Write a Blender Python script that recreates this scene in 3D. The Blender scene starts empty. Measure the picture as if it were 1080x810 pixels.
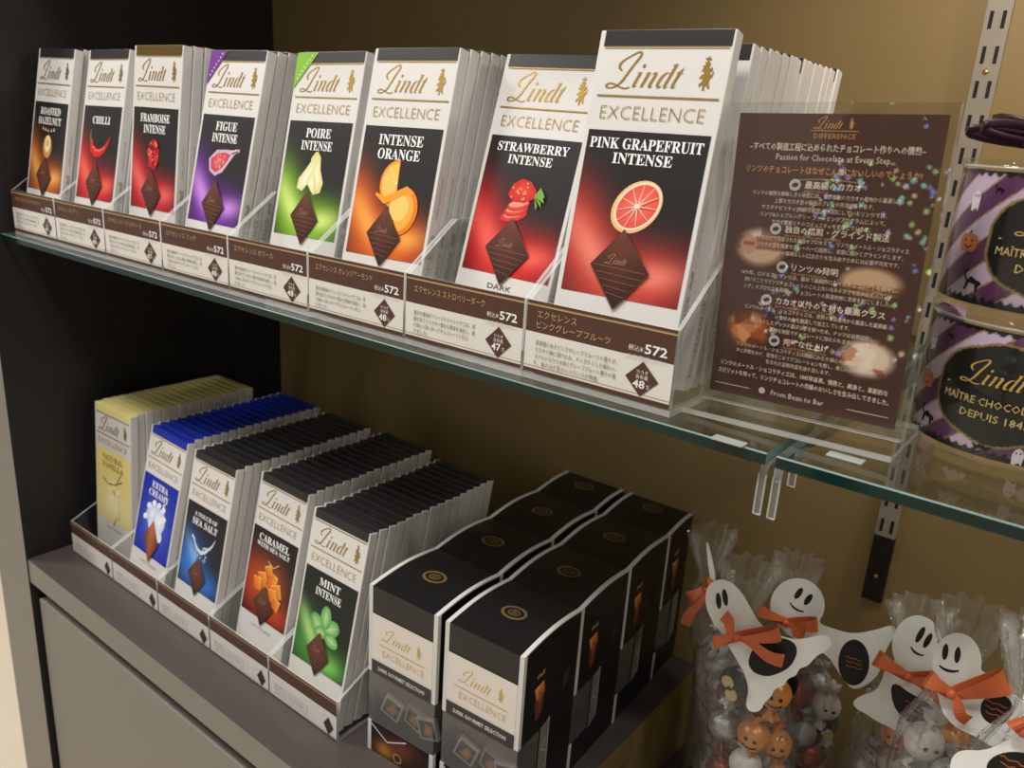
import bpy, bmesh, math, random
from mathutils import Vector, Matrix
R_ = random.Random(7)
SC = bpy.context.scene
COL = SC.collection
PI = math.pi

# ------------------------------------------------------------------ camera, world, lights, exposure
CAM = Vector((0.98088, -0.38214, 0.13638))
YAW, PITCH, ROLL, FPX = 0.6454, 0.2995, 0.0644, 862.7
_fw = Vector((-math.sin(YAW)*math.cos(PITCH), math.cos(YAW)*math.cos(PITCH), -math.sin(PITCH)))
_rt0 = Vector((math.cos(YAW), math.sin(YAW), 0)); _up0 = _rt0.cross(_fw)
_rt = math.cos(ROLL)*_rt0 + math.sin(ROLL)*_up0
_up = -math.sin(ROLL)*_rt0 + math.cos(ROLL)*_up0
cd = bpy.data.cameras.new('camera'); cam = bpy.data.objects.new('camera', cd); COL.objects.link(cam)
cd.sensor_fit = 'HORIZONTAL'; cd.sensor_width = 36; cd.lens = FPX/1080*36
cd.clip_start = 0.01; cd.clip_end = 50
cd.dof.use_dof = True; cd.dof.focus_distance = 0.52; cd.dof.aperture_fstop = 13
m3 = Matrix((_rt, _up, -_fw)).transposed()
cam.matrix_world = Matrix.Translation(CAM) @ m3.to_4x4()
SC.camera = cam

def ray(px, py):
    return _fw + _rt*((px-540)/FPX) - _up*((py-405)/FPX)
def hit(px, py, p0, n):                       # a pixel of the photograph -> the point of a real plane
    d = ray(px, py); return CAM + d*((p0-CAM).dot(n)/d.dot(n))

SC.view_settings.view_transform = 'Standard'; SC.view_settings.look = 'None'
SC.view_settings.exposure = 0.0; SC.view_settings.gamma = 1.0
SC.view_settings.use_curve_mapping = False
SC.cycles.transparent_max_bounces = 32
SC.cycles.max_bounces = 10
SC.cycles.sample_clamp_indirect = 6

W = bpy.data.worlds.new('shop'); SC.world = W; W.use_nodes = True
bg = W.node_tree.nodes['Background']; bg.inputs[0].default_value = (1.0, 0.93, 0.84, 1); bg.inputs[1].default_value = 0.31

def light(name, kind, loc, target, energy, color, size=0.1, shape='DISK', spot=None, blend=.4):
    l = bpy.data.lights.new(name, kind); o = bpy.data.objects.new(name, l); COL.objects.link(o)
    o.location = loc; o.rotation_euler = (Vector(target)-Vector(loc)).to_track_quat('-Z', 'Y').to_euler()
    l.energy = energy; l.color = color
    if kind == 'AREA': l.shape = shape; l.size = size
    if kind == 'SPOT': l.spot_size = spot; l.spot_blend = blend; l.shadow_soft_size = size
    return o
WARM = (1.0, 0.90, 0.78); NEUT = (1.0, 0.965, 0.915)
light('ceiling_light_front', 'AREA', (0.45, -0.62, 1.45), (0.45, 0.03, -0.05), 16, NEUT, 0.30)
light('ceiling_light_near', 'AREA', (1.25, -0.60, 1.40), (0.85, 0.05, -0.1), 9, NEUT, 0.16)
light('wall_fill_spot', 'SPOT', (0.90, 0.0, 0.412), (0.88, 0.354, 0.19), 6.5, WARM, 0.03, spot=math.radians(94), blend=1.0)  # added fill spot, aimed to brighten the back wall only
light('cabinet_downlight', 'AREA', (1.26, 0.19, 0.405), (1.08, 0.34, 0.0), 1.2, WARM, 0.07)
light('floor_fill_light', 'AREA', (-1.3, -0.9, 1.5), (-0.6, -0.2, -0.6), 30, NEUT, 0.5)  # added fill lamp out of view, put in to brighten the floor

# ------------------------------------------------------------------ materials
def lin(c):
    f = lambda v: v/12.92 if v <= .04045 else ((v+.055)/1.055)**2.4
    return tuple(f(x/255) for x in c[:3])
def mat(name, rgb, rough=.5, metal=0, spec=.5, noise=0, nscale=60, bump=0, bscale=200, srgb=True, coat=0):
    m = bpy.data.materials.new(name); m.use_nodes = True
    nt = m.node_tree; b = nt.nodes['Principled BSDF']
    c = lin(rgb) if srgb else rgb
    b.inputs['Base Color'].default_value = (*c, 1); b.inputs['Roughness'].default_value = rough
    b.inputs['Metallic'].default_value = metal; b.inputs['Specular IOR Level'].default_value = spec
    b.inputs['Coat Weight'].default_value = coat
    tc = nt.nodes.new('ShaderNodeTexCoord')
    if noise:
        n = nt.nodes.new('ShaderNodeTexNoise'); n.inputs['Scale'].default_value = nscale; n.inputs['Detail'].default_value = 4
        nt.links.new(tc.outputs['Object'], n.inputs['Vector'])
        r = nt.nodes.new('ShaderNodeMapRange'); r.inputs['To Min'].default_value = 1-noise; r.inputs['To Max'].default_value = 1+noise
        nt.links.new(n.outputs['Fac'], r.inputs['Value'])
        x = nt.nodes.new('ShaderNodeVectorMath'); x.operation = 'SCALE'; x.inputs[0].default_value = c
        nt.links.new(r.outputs[0], x.inputs['Scale']); nt.links.new(x.outputs[0], b.inputs['Base Color'])
    if bump:
        n2 = nt.nodes.new('ShaderNodeTexNoise'); n2.inputs['Scale'].default_value = bscale; n2.inputs['Detail'].default_value = 3
        nt.links.new(tc.outputs['Object'], n2.inputs['Vector'])
        bp = nt.nodes.new('ShaderNodeBump'); bp.inputs['Strength'].default_value = bump; bp.inputs['Distance'].default_value = .001
        nt.links.new(n2.outputs['Fac'], bp.inputs['Height']); nt.links.new(bp.outputs[0], b.inputs['Normal'])
    return m
def clear(name, tint=(1, 1, 1), ior=1.49, rough=.02, haze=0, hazecol=(.9, .9, .9), bump=0, bscale=80, gloss=1.0):
    """clear sheet: transparent + fresnel reflection (+ a little scattering on cut edges)"""
    m = bpy.data.materials.new(name); m.use_nodes = True; nt = m.node_tree; nt.nodes.clear()
    out = nt.nodes.new('ShaderNodeOutputMaterial'); t = nt.nodes.new('ShaderNodeBsdfTransparent'); t.inputs[0].default_value = (*tint, 1)
    g = nt.nodes.new('ShaderNodeBsdfGlossy'); g.inputs['Roughness'].default_value = rough; g.inputs[0].default_value = (gloss, gloss, gloss, 1)
    geo = nt.nodes.new('ShaderNodeNewGeometry'); dt = nt.nodes.new('ShaderNodeVectorMath'); dt.operation = 'DOT_PRODUCT'
    nt.links.new(geo.outputs['Incoming'], dt.inputs[0]); nt.links.new(geo.outputs['Normal'], dt.inputs[1])
    def mth(op, a, v=None):
        q = nt.nodes.new('ShaderNodeMath'); q.operation = op
        if a is not None: nt.links.new(a, q.inputs[0])
        if v is not None: q.inputs[1].default_value = v
        return q
    ab = mth('ABSOLUTE', dt.outputs['Value']); om = mth('SUBTRACT', None); om.inputs[0].default_value = 1; nt.links.new(ab.outputs[0], om.inputs[1])
    pw = mth('POWER', om.outputs[0], 5.0); f0 = ((ior-1)/(ior+1))**2; sc = mth('MULTIPLY', pw.outputs[0], 1-f0); fr = mth('ADD', sc.outputs[0], f0)
    mx = nt.nodes.new('ShaderNodeMixShader')
    base = t.outputs[0]
    if haze:
        d = nt.nodes.new('ShaderNodeBsdfDiffuse'); d.inputs[0].default_value = (*hazecol, 1)
        m2 = nt.nodes.new('ShaderNodeMixShader'); m2.inputs[0].default_value = haze
        nt.links.new(t.outputs[0], m2.inputs[1]); nt.links.new(d.outputs[0], m2.inputs[2]); base = m2.outputs[0]
    nt.links.new(fr.outputs[0], mx.inputs[0]); nt.links.new(base, mx.inputs[1]); nt.links.new(g.outputs[0], mx.inputs[2])
    if bump:
        tc = nt.nodes.new('ShaderNodeTexCoord'); n2 = nt.nodes.new('ShaderNodeTexNoise'); n2.inputs['Scale'].default_value = bscale; n2.inputs['Detail'].default_value = 3
        nt.links.new(tc.outputs['Object'], n2.inputs['Vector'])
        bp = nt.nodes.new('ShaderNodeBump'); bp.inputs['Strength'].default_value = bump; bp.inputs['Distance'].default_value = .01
        nt.links.new(n2.outputs['Fac'], bp.inputs['Height'])
        nt.links.new(bp.outputs[0], g.inputs['Normal']); nt.links.new(bp.outputs[0], dt.inputs[1])
    nt.links.new(mx.outputs[0], out.inputs[0])
    return m
def ink_mat(name, rough=.45, spec=.4):
    m = bpy.data.materials.new(name); m.use_nodes = True; nt = m.node_tree; b = nt.nodes['Principled BSDF']
    a = nt.nodes.new('ShaderNodeAttribute'); a.attribute_name = 'ink'
    nt.links.new(a.outputs['Color'], b.inputs['Base Color']); b.inputs['Roughness'].default_value = rough; b.inputs['Specular IOR Level'].default_value = spec
    return m
def wood(name, rgb, rough, amp):
    m = mat(name, rgb, rough); nt = m.node_tree; b = nt.nodes['Principled BSDF']; c = lin(rgb)
    tc = nt.nodes.new('ShaderNodeTexCoord'); mp = nt.nodes.new('ShaderNodeMapping'); mp.inputs['Scale'].default_value = (6, 90, 90)
    n = nt.nodes.new('ShaderNodeTexNoise'); n.inputs['Scale'].default_value = 3; n.inputs['Detail'].default_value = 6
    r = nt.nodes.new('ShaderNodeMapRange'); r.inputs['To Min'].default_value = 1-amp; r.inputs['To Max'].default_value = 1+amp
    x = nt.nodes.new('ShaderNodeVectorMath'); x.operation = 'SCALE'; x.inputs[0].default_value = c
    nt.links.new(tc.outputs['Object'], mp.inputs[0]); nt.links.new(mp.outputs[0], n.inputs['Vector']); nt.links.new(n.outputs['Fac'], r.inputs['Value'])
    nt.links.new(r.outputs[0], x.inputs['Scale']); nt.links.new(x.outputs[0], b.inputs['Base Color'])
    return m
M = {}
M['wall'] = mat('painted_wall', (150, 126, 81), .5, metal=.1, noise=.05, nscale=5)
M['panel'] = wood('dark_wood', (27, 24, 22), .5, .25)
M['taupe'] = mat('taupe_laminate', (131, 126, 119), .45, noise=.04, nscale=40)
M['countertop'] = wood('counter_wood', (80, 71, 69), .42, .18)
M['black'] = mat('black_gap', (14, 13, 12), .6)
M['rail_foot'] = mat('dark_bronze_steel', (34, 28, 23), .45, metal=.3)
M['floor'] = mat('beige_floor', (236, 222, 198), .4, noise=.05, nscale=8)
M['carton'] = mat('white_carton', (219, 216, 212), .5, noise=.015, nscale=90)
M['band_black'] = mat('black_card', (40, 38, 38), .38)
M['band_blue'] = mat('blue_card', (20, 42, 160), .4)
M['band_yellow'] = mat('yellow_card', (236, 224, 146), .45)
M['gold'] = mat('gold_foil', (205, 168, 88), .32, metal=.9, noise=.2, nscale=150)
M['ink'] = ink_mat('printed_ink')
M['ink_gloss'] = ink_mat('glossy_print', .25, .5)
M['acrylic'] = clear('clear_acrylic', (.97, .975, .97), 1.42)
M['acrylic_edge'] = clear('acrylic_cut_edge', (.86, .87, .86), 1.6, .12, .42, (.85, .86, .84))
M['glass'] = clear('shelf_glass', (.90, .935, .915), 1.5, .015)
M['glass_edge'] = mat('green_glass_edge', (6, 40, 35), .12, spec=.7)
M['glass_bevel'] = mat('polished_glass_arris', (112, 136, 132), .45, spec=.3)
M['steel'] = mat('painted_steel_rail', (160, 150, 136), .45, metal=.2, noise=.08, nscale=60)
M['slot'] = mat('rail_slot', (20, 17, 14), .7)
M['box_black'] = mat('black_gift_card', (27, 26, 27), .35)
M['film'] = clear('window_film', (.82, .82, .82), 1.5, .12, .10, (.6, .59, .57), .12, 40)
M['cello'] = clear('cellophane', (.97, .97, .97), 1.5, .08, .06, (.95, .95, .95), 1.0, 70)
M['ghost'] = mat('white_ghost_card', (238, 236, 232), .5)
M['ribbon'] = mat('orange_satin', (208, 102, 58), .38, noise=.1, nscale=60)
M['ribbon_dark'] = mat('dark_ribbon', (58, 26, 44), .35, noise=.2, nscale=80)
M['foil_black'] = mat('black_foil', (18, 18, 20), .22, metal=.6, bump=.6, bscale=300)
M['foil_copper'] = mat('orange_candy_wrap', (222, 142, 62), .28, metal=.1, bump=.5, bscale=200, noise=.2, nscale=120, coat=.5)
M['foil_white'] = mat('white_candy_wrap', (214, 210, 204), .4, bump=.7, bscale=220, coat=.3)
M['foil_silver'] = mat('silver_foil', (188, 187, 184), .36, metal=.6, bump=1.0, bscale=320)
M['foil_red'] = mat('red_brown_foil', (150, 66, 36), .3, metal=.5, bump=.6, bscale=260)
M['cream_disc'] = mat('cream_paper_disc', (214, 188, 128), .5)
M['clip'] = clear('clear_clip_plastic', (.8, .8, .8), 1.6, .1, .10, (.8, .8, .78))
M['band_gold'] = mat('gold_card', (128, 102, 52), .3, metal=.7)
M['pad'] = mat('pale_adhesive_pad', (150, 158, 152), .5)

# ------------------------------------------------------------------ object helpers
def tag(o, label=None, cat=None, group=None, kind=None):
    if label: o['label'] = label
    if cat: o['category'] = cat
    if group: o['group'] = group
    if kind: o['kind'] = kind
    return o
def empty(name, loc, rot=None, label=None, cat=None, group=None):
    o = bpy.data.objects.new(name, None); COL.objects.link(o); o.empty_display_size = .02
    o.location = loc
    if rot is not None: o.rotation_euler = rot.to_euler() if isinstance(rot, Matrix) else rot
    return tag(o, label, cat, group)
def link(name, me, mats, parent=None, loc=None, rot=None, smooth=False):
    o = bpy.data.objects.new(name, me); COL.objects.link(o)
    for m in (mats if isinstance(mats, (list, tuple)) else [mats]): me.materials.append(m)
    if parent: o.parent = parent
    if loc is not None: o.location = loc
    if rot is not None: o.rotation_euler = rot.to_euler() if isinstance(rot, Matrix) else rot
    if smooth:
        for p in me.polygons: p.use_smooth = True
    return o
def copy_tree(o, parent=None):
    c = o.copy(); COL.objects.link(c); c.parent = parent
    for ch in o.children: copy_tree(ch, c)
    return c
class MB:
    """collects shapes; faces carry a material index"""
    def __init__(s): s.v = []; s.f = []; s.m = []
    def box(s, a, b, mi=0, bevel=0, mats=None):
        (x0, y0, z0), (x1, y1, z1) = a, b
        if bevel:
            bm = bmesh.new(); bmesh.ops.create_cube(bm, size=1)
            for v in bm.verts: v.co = Vector(((x0+x1)/2+v.co.x*(x1-x0), (y0+y1)/2+v.co.y*(y1-y0), (z0+z1)/2+v.co.z*(z1-z0)))
            bmesh.ops.bevel(bm, geom=bm.edges[:], offset=bevel, segments=2, affect='EDGES', profile=.6)
            s.bm(bm, mi); return
        n = len(s.v)
        s.v += [(x0,y0,z0),(x1,y0,z0),(x1,y1,z0),(x0,y1,z0),(x0,y0,z1),(x1,y0,z1),(x1,y1,z1),(x0,y1,z1)]
        fs = [(3,2,1,0),(4,5,6,7),(0,1,5,4),(1,2,6,5),(2,3,7,6),(3,0,4,7)]    # bottom top front right back left
        for i, f in enumerate(fs): s.f.append(tuple(n+k for k in f)); s.m.append(mats[i] if mats else mi)
    def bm(s, bm, mi=0):
        n = len(s.v); bm.verts.index_update()
        s.v += [tuple(v.co) for v in bm.verts]
        for f in bm.faces: s.f.append(tuple(n+v.index for v in f.verts)); s.m.append(mi)
        bm.free()
    def prism(s, pts, axis, a, b, mi=0, side_mi=None):
        """polygon in the two other axes extruded along axis from a to b"""
        n = len(s.v); k = len(pts)
        def P(p, t): return {'x': (t, p[0], p[1]), 'y': (p[0], t, p[1]), 'z': (p[0], p[1], t)}[axis]
        s.v += [P(p, a) for p in pts] + [P(p, b) for p in pts]
        s.f.append(tuple(n+i for i in range(k))[::-1]); s.m.append(mi); s.f.append(tuple(n+k+i for i in range(k))); s.m.append(mi)
        for i in range(k):
            j = (i+1) % k; s.f.append((n+i, n+j, n+k+j, n+k+i)); s.m.append(mi if side_mi is None else side_mi)
    def tube(s, pts, r, seg=8, mi=0, cap=True):
        n = len(s.v); P = [Vector(p) for p in pts]; rr = r if isinstance(r, (list, tuple)) else [r]*len(P)
        for i, p in enumerate(P):
            t = (P[min(i+1, len(P)-1)]-P[max(i-1, 0)]).normalized()
            a = t.cross(Vector((0, 0, 1)) if abs(t.z) < .9 else Vector((1, 0, 0))).normalized(); b = t.cross(a)
            for k in range(seg): s.v.append(tuple(p+(a*math.cos(2*PI*k/seg)+b*math.sin(2*PI*k/seg))*rr[i]))
        for i in range(len(P)-1):
            for k in range(seg):
                s.f.append((n+i*seg+k, n+i*seg+(k+1) % seg, n+(i+1)*seg+(k+1) % seg, n+(i+1)*seg+k)); s.m.append(mi)
        if cap:
            s.f.append(tuple(n+k for k in range(seg))[::-1]); s.m.append(mi); e = n+(len(P)-1)*seg; s.f.append(tuple(e+k for k in range(seg))); s.m.append(mi)
    def lathe(s, prof, c, seg=40, mi=0, fn=None):
        n = len(s.v)
        for (r, z) in prof:
            for k in range(seg):
                a = 2*PI*k/seg; q = fn(r, z, a) if fn else r
                s.v.append((c[0]+q*math.cos(a), c[1]+q*math.sin(a), c[2]+z))
        for i in range(len(prof)-1):
            for k in range(seg):
                s.f.append((n+i*seg+k, n+i*seg+(k+1) % seg, n+(i+1)*seg+(k+1) % seg, n+(i+1)*seg+k)); s.m.append(mi)
    def strip(s, pts, wdir, w, mi=0, th=.0006):
        """ribbon: a path swept sideways by w (list or number) along wdir, with real thickness"""
        P = [Vector(p) for p in pts]; n = len(s.v); k = len(P)
        for i, p in enumerate(P):
            t = (P[min(i+1, k-1)]-P[max(i-1, 0)]).normalized(); d = Vector(wdir[i] if isinstance(wdir, list) else wdir)
            d = (d - t*d.dot(t)).normalized(); nn = t.cross(d); ww = w[i] if isinstance(w, list) else w
            for e, q in ((-1, 1), (1, 1), (1, -1), (-1, -1)): s.v.append(tuple(p+d*e*ww/2+nn*q*th/2))
        for i in range(k-1):
            a = n+i*4; b = a+4
            for e in range(4): s.f.append((a+e, a+(e+1) % 4, b+(e+1) % 4, b+e)); s.m.append(mi)
        s.f.append((n+3, n+2, n+1, n)); s.m.append(mi); e = n+(k-1)*4; s.f.append((e, e+1, e+2, e+3)); s.m.append(mi)
    def mesh(s, name):
        me = bpy.data.meshes.new(name); me.from_pydata(s.v, [], s.f)
        me.polygons.foreach_set('material_index', s.m); me.update(); return me
    def build(s, name, mats, parent=None, loc=None, rot=None, smooth=False):
        return link(name, s.mesh(name), mats, parent, loc, rot, smooth)

# ------------------------------------------------------------------ printed artwork (flat inks with their own colours)
_tc = {}
def text_geo(s, off=0.0, res=2):
    key = (s, off, res)
    if key in _tc: return _tc[key]
    c = bpy.data.curves.new('t', 'FONT'); c.body = s; c.size = 1; c.resolution_u = res; c.offset = off
    o = bpy.data.objects.new('t', c); COL.objects.link(o)
    dg = bpy.context.evaluated_depsgraph_get(); me = bpy.data.meshes.new_from_object(o.evaluated_get(dg))
    V = [(v.co.x, v.co.y) for v in me.vertices]; F = [tuple(p.vertices) for p in me.polygons]
    bpy.data.objects.remove(o); bpy.data.curves.remove(c); bpy.data.meshes.remove(me)
    _tc[key] = (V, F); return V, F
def serif(s): return ''.join(chr(0x1D400+ord(c)-65) if 'A' <= c <= 'Z' else c for c in s)
def bolditalic(s): return ''.join(chr(0x1D482+ord(c)-97) if 'a' <= c <= 'z' else c for c in s)
class Art:
    """millimetres, x to the right, y up; every layer lies a hair further out; 'ink' colours"""
    def __init__(s, dz=.00005): s.v = []; s.f = []; s.c = []; s.m = []; s.z = .0001; s.dz = dz; s.mi = 0
    def up(s): s.z += s.dz; return s.z
    def poly(s, pts, col, col2=None):
        z = s.up(); n = len(s.v); c = lin(col)
        s.v += [(x*.001, y*.001, z) for x, y in pts]; s.c += [c]*len(pts) if col2 is None else [lin(q) for q in col2]
        s.f.append(tuple(range(n, n+len(pts)))); s.m.append(s.mi); return s
    def fan(s, pts, cc, col_c, col_e):
        """polygon printed with its middle in another colour"""
        z = s.up(); n = len(s.v); k = len(pts)
        s.v += [(cc[0]*.001, cc[1]*.001, z)]+[(x*.001, y*.001, z) for x, y in pts]; s.c += [lin(col_c)]+[lin(col_e)]*k
        for i in range(k): s.f.append((n, n+1+i, n+1+(i+1) % k)); s.m.append(s.mi)
        return s
    def ell(s, cx, cy, rx, ry, col, rot=0, seg=24, a0=0, a1=2*PI, colc=None):
        full = abs(a1-a0-2*PI) < 1e-6; cr, sr = math.cos(rot), math.sin(rot); P = []
        for i in range(seg if full else seg+1):
            a = a0+(a1-a0)*i/seg; x, y = rx*math.cos(a), ry*math.sin(a); P.append((cx+x*cr-y*sr, cy+x*sr+y*cr))
        if colc: return s.fan(P, (cx, cy), colc, col)
        return s.poly(P, col)
    def rect(s, x0, y0, x1, y1, col): return s.poly([(x0, y0), (x1, y0), (x1, y1), (x0, y1)], col)
    def line(s, pts, w, col):
        """thick polyline"""
        z = s.up(); n = len(s.v); k = len(pts); c = lin(col)
        for i, p in enumerate(pts):
            a, b = pts[max(i-1, 0)], pts[min(i+1, k-1)]; dx, dy = b[0]-a[0], b[1]-a[1]; L = math.hypot(dx, dy) or 1
            ww = w[i] if isinstance(w, (list, tuple)) else w
            for e in (-.5, .5): s.v.append(((p[0]-dy/L*ww*e)*.001, (p[1]+dx/L*ww*e)*.001, z)); s.c.append(c)
        for i in range(k-1): s.f.append((n+2*i+1, n+2*i, n+2*i+2, n+2*i+3)); s.m.append(s.mi)
        return s
    def grid(s, x0, y0, x1, y1, nx, ny, fn):
        z = s.up(); n = len(s.v)
        for j in range(ny+1):
            for i in range(nx+1):
                x, y = x0+(x1-x0)*i/nx, y0+(y1-y0)*j/ny; s.v.append((x*.001, y*.001, z)); s.c.append(lin(fn(x, y)))
        for j in range(ny):
            for i in range(nx):
                a = n+j*(nx+1)+i; s.f.append((a, a+1, a+nx+2, a+nx+1)); s.m.append(s.mi)
        return s
    def text(s, t, x, y, size, col, al='C', w=None, off=0.0, xs=1.0, shear=0.0, res=2, rot=0):
        V, F = text_geo(t, off, res)
        if not V: return s
        xa = min(p[0] for p in V); xb = max(p[0] for p in V); k = size*xs
        if w and (xb-xa)*k > 0: k = w/(xb-xa) if w < 0 or True else k
        z = s.up(); n = len(s.v); c = lin(col); cr, sr = math.cos(rot), math.sin(rot)
        ox = {'C': (xa+xb)/2, 'L': xa, 'R': xb}[al]
        for (u, v) in V:
            X, Y = (u-ox)*k+v*size*shear, v*size; s.v.append(((x+X*cr-Y*sr)*.001, (y+X*sr+Y*cr)*.001, z)); s.c.append(c)
        for f in F: s.f.append(tuple(n+i for i in f)); s.m.append(s.mi)
        return s
    def build(s, name, parent=None, loc=(0, 0, 0), rot=(PI/2, 0, 0), mats=None, fn=None):
        me = bpy.data.meshes.new(name); V = [fn(v) for v in s.v] if fn else s.v
        me.from_pydata(V, [], s.f); a = me.color_attributes.new('ink', 'FLOAT_COLOR', 'POINT')
        a.data.foreach_set('color', [q for c in s.c for q in (*c, 1)]); me.polygons.foreach_set('material_index', s.m); me.update()
        return link(name, me, mats or M['ink'], parent, loc, rot)
def lion(A, cx, cy, h, col):
    """small rampant crest beside the script"""
    P = [(-.10,-.50),(.06,-.50),(.02,-.38),(.12,-.30),(.20,-.42),(.34,-.44),(.30,-.34),(.24,-.22),(.28,-.08),(.40,.00),(.44,.12),(.36,.18),(.34,.06),(.22,.02),(.20,.12),(.34,.20),(.30,.30),(.16,.24),(.10,.30),(.16,.40),(.06,.50),(-.06,.44),(-.18,.48),(-.14,.36),(-.28,.34),(-.22,.26),(-.34,.14),(-.20,.16),(-.12,.08),(-.30,.00),(-.40,-.10),(-.26,-.08),(-.14,-.10),(-.22,-.24),(-.36,-.28),(-.30,-.40),(-.20,-.30),(-.08,-.36)]
    A.poly([(cx+x*h*.62, cy+y*h) for x, y in P], col); A.line([(cx-.02*h, cy+.42*h), (cx, cy+.66*h)], h*.06, col); A.line([(cx-.12*h, cy+.58*h), (cx+.1*h, cy+.58*h)], h*.05, col)
def script_logo(A, x, y, w, col, crest=True):
    """copperplate word at left x, baseline y, total width w"""
    u = w/40.0
    Lp = [(6.6, 8.4), (4.9, 9.6), (5.0, 11.8), (7.4, 14.0), (10.8, 15.9), (13.8, 17.4), (15.6, 17.6), (16.0, 16.2), (14.6, 13.8), (12.2, 10.4), (9.8, 6.6), (7.6, 3.2), (5.2, .9), (2.2, -.4), (-.6, -.3), (-1.2, .9), (.6, 1.8), (3.4, 1.4), (6.6, .1), (9.8, -.6), (12.4, .1)]
    P = [Vector((x+p[0]*u, y+p[1]*u)) for p in Lp]; Q = []; n = len(P)
    for i in range(n-1):
        p0, p1, p2, p3 = P[max(i-1, 0)], P[i], P[i+1], P[min(i+2, n-1)]
        for k in range(4):
            q = k/4; Q.append(.5*((2*p1)+(p2-p0)*q+(2*p0-5*p1+4*p2-p3)*q*q+(3*p1-p0-3*p2+p3)*q**3))
    Q.append(P[-1]); W_ = []
    for i in range(len(Q)):
        d = Q[min(i+1, len(Q)-1)]-Q[max(i-1, 0)]; W_.append((.75+1.35*max(0, abs(d.y)/(d.length+1e-9)-.45))*u)
    A.line([(q.x, q.y) for q in Q], W_, col)
    A.text(bolditalic('indt'), x+13.6*u, y, 17.5*u, col, 'L', w=26*u, shear=.2, off=-.012)
    if crest: lion(A, x+53*u, y+6.5*u, 14*u, col)

# ------------------------------------------------------------------ the setting
ZT = -0.401         # counter top
ZG = -0.0051        # top of the upper glass shelf
YB = 0.354          # back wall
XP = -0.0135        # inner face of the side panel
def struct(name, mb, mats, label, cat='wall'):
    return tag(mb.build(name, mats), label, cat, kind='structure')
b = MB(); b.box((-.12, YB, -1.0), (2.4, YB+.03, 1.5)); struct('wall_back', b, M['wall'], 'golden brown painted back wall of the display alcove')
b = MB(); b.box((-.104, -.026, -1.0), (XP, YB+.03, 1.5), mats=[1, 1, 1, 0, 0, 1]); struct('wall_left', b, [M['panel'], M['taupe']], 'dark side panel with a taupe front edge left of the shelves')
b = MB(); b.box((-4, -3.5, -1.02), (3, 1.2, -1.0)); struct('floor', b, M['floor'], 'pale beige shop floor seen past the side panel', 'floor')

b = MB(); b.box((XP+.0005, -.05, .42), (2.4, YB-.0005, .45)); tag(b.build('shade_board', M['panel']), 'unseen dark board added above the alcove to shade the back wall', 'trim', kind='structure')  # added out of view so the back wall falls into shade

# counter
t = empty('display_counter', (.343, .16, -1.0), label='dark wooden counter with taupe front edge carrying the lower chocolate rows', cat='counter')
def at(parent, mb, name, mats, smooth=False):
    o = mb.build(name, mats, parent, smooth=smooth); o.location = -Vector(parent.location); return o
b = MB(); b.box((XP+.0005, -.0245, ZT-.031), (.700, YB-.0005, ZT), mats=[1, 0, 1, 2, 0, 0]); at(t, b, 'counter_top', [M['countertop'], M['taupe'], M['wall']])
b = MB(); b.box((XP+.0005, -.004, -1.0), (.6985, YB-.0005, ZT-.0315), mats=[0, 0, 0, 1, 0, 0]); at(t, b, 'cabinet_body', [M['black'], M['wall']])
b = MB(); b.box((XP+.009, -.0200, -.985), (.690, -.0045, ZT-.053), bevel=.0012); o = at(t, b, 'cabinet_door', M['taupe']); o['label'] = 'flat taupe door below the counter edge'
b = MB(); b.box((.7005, -.02, -1.0), (1.9, YB-.0005, -.5), bevel=.002); tag(b.build('display_plinth', M['countertop']), 'low dark wooden deck beside the counter under the ghost bags', 'plinth')

# slotted wall rail
t = empty('wall_rail', (.8545, YB, -.25), label='grey slotted steel shelving rail screwed to the back wall', cat='rail')
b = MB(); b.box((.8462, YB-.007, -.186), (.8632, YB-.0003, 1.3)); at(t, b, 'rail_channel', M['steel'])
b = MB(); b.box((.8462, YB-.0074, -.25), (.8632, YB-.0003, -.1865)); o = at(t, b, 'rail_foot', M['rail_foot']); o['label'] = 'black lower end of the rail'
b = MB()
z = .2299-18*.0242
while z < .9:
    for dx in (-.0042, .0042):
        b.box((.8547+dx-.0013, YB-.0073 if z > -.18 else YB-.0077, z), (.8547+dx+.0013, YB-.0068, z+.0122))
    z += .0242
at(t, b, 'slot_row', M['slot'])
for z, r in ((.2000, .0021), (-.2255, .002)):
    b = MB(); bm = bmesh.new(); bmesh.ops.create_uvsphere(bm, u_segments=14, v_segments=8, radius=r)
    for v in bm.verts: v.co = Vector((.8547+v.co.x, YB-.0074+v.co.y*.4, z+v.co.z))
    b.bm(bm); at(t, b, 'screw', M['gold'], True)

# glass shelves
GT = .0062
def glass_shelf(x0, x1, label):
    t = empty('glass_shelf', ((x0+x1)/2, .16, ZG-GT), label=label, cat='shelf')
    y0, y1 = -.0098, YB-.004; c = .0007
    b = MB(); b.box((x0, y0+c, ZG-GT), (x1, y1, ZG), mats=[0, 0, 1, 2, 1, 2]); at(t, b, 'glass_pane', [M['glass'], M['glass_edge'], M['glass_bevel']])
    b = MB(); b.box((x0, y0, ZG-GT), (x1, y0+c, ZG-c), mats=[0, 0, 0, 0, 0, 0]); at(t, b, 'green_edge', M['glass_edge'])
    b = MB(); b.prism([(y0, ZG-c), (y0+c, ZG-c), (y0+c, ZG)], 'x', x0, x1); at(t, b, 'polished_arris', M['glass_bevel'])
    return t
glass_shelf(XP+.001, .8575, 'long green-edged glass shelf under the upper chocolate row')
glass_shelf(.8625, 1.75, 'green-edged glass shelf under the jars at right')
t = empty('shelf_bracket', (.86, YB, -.03), label='thin dark steel arm running to the wall in the gap between the glass shelves', cat='bracket')
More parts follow.
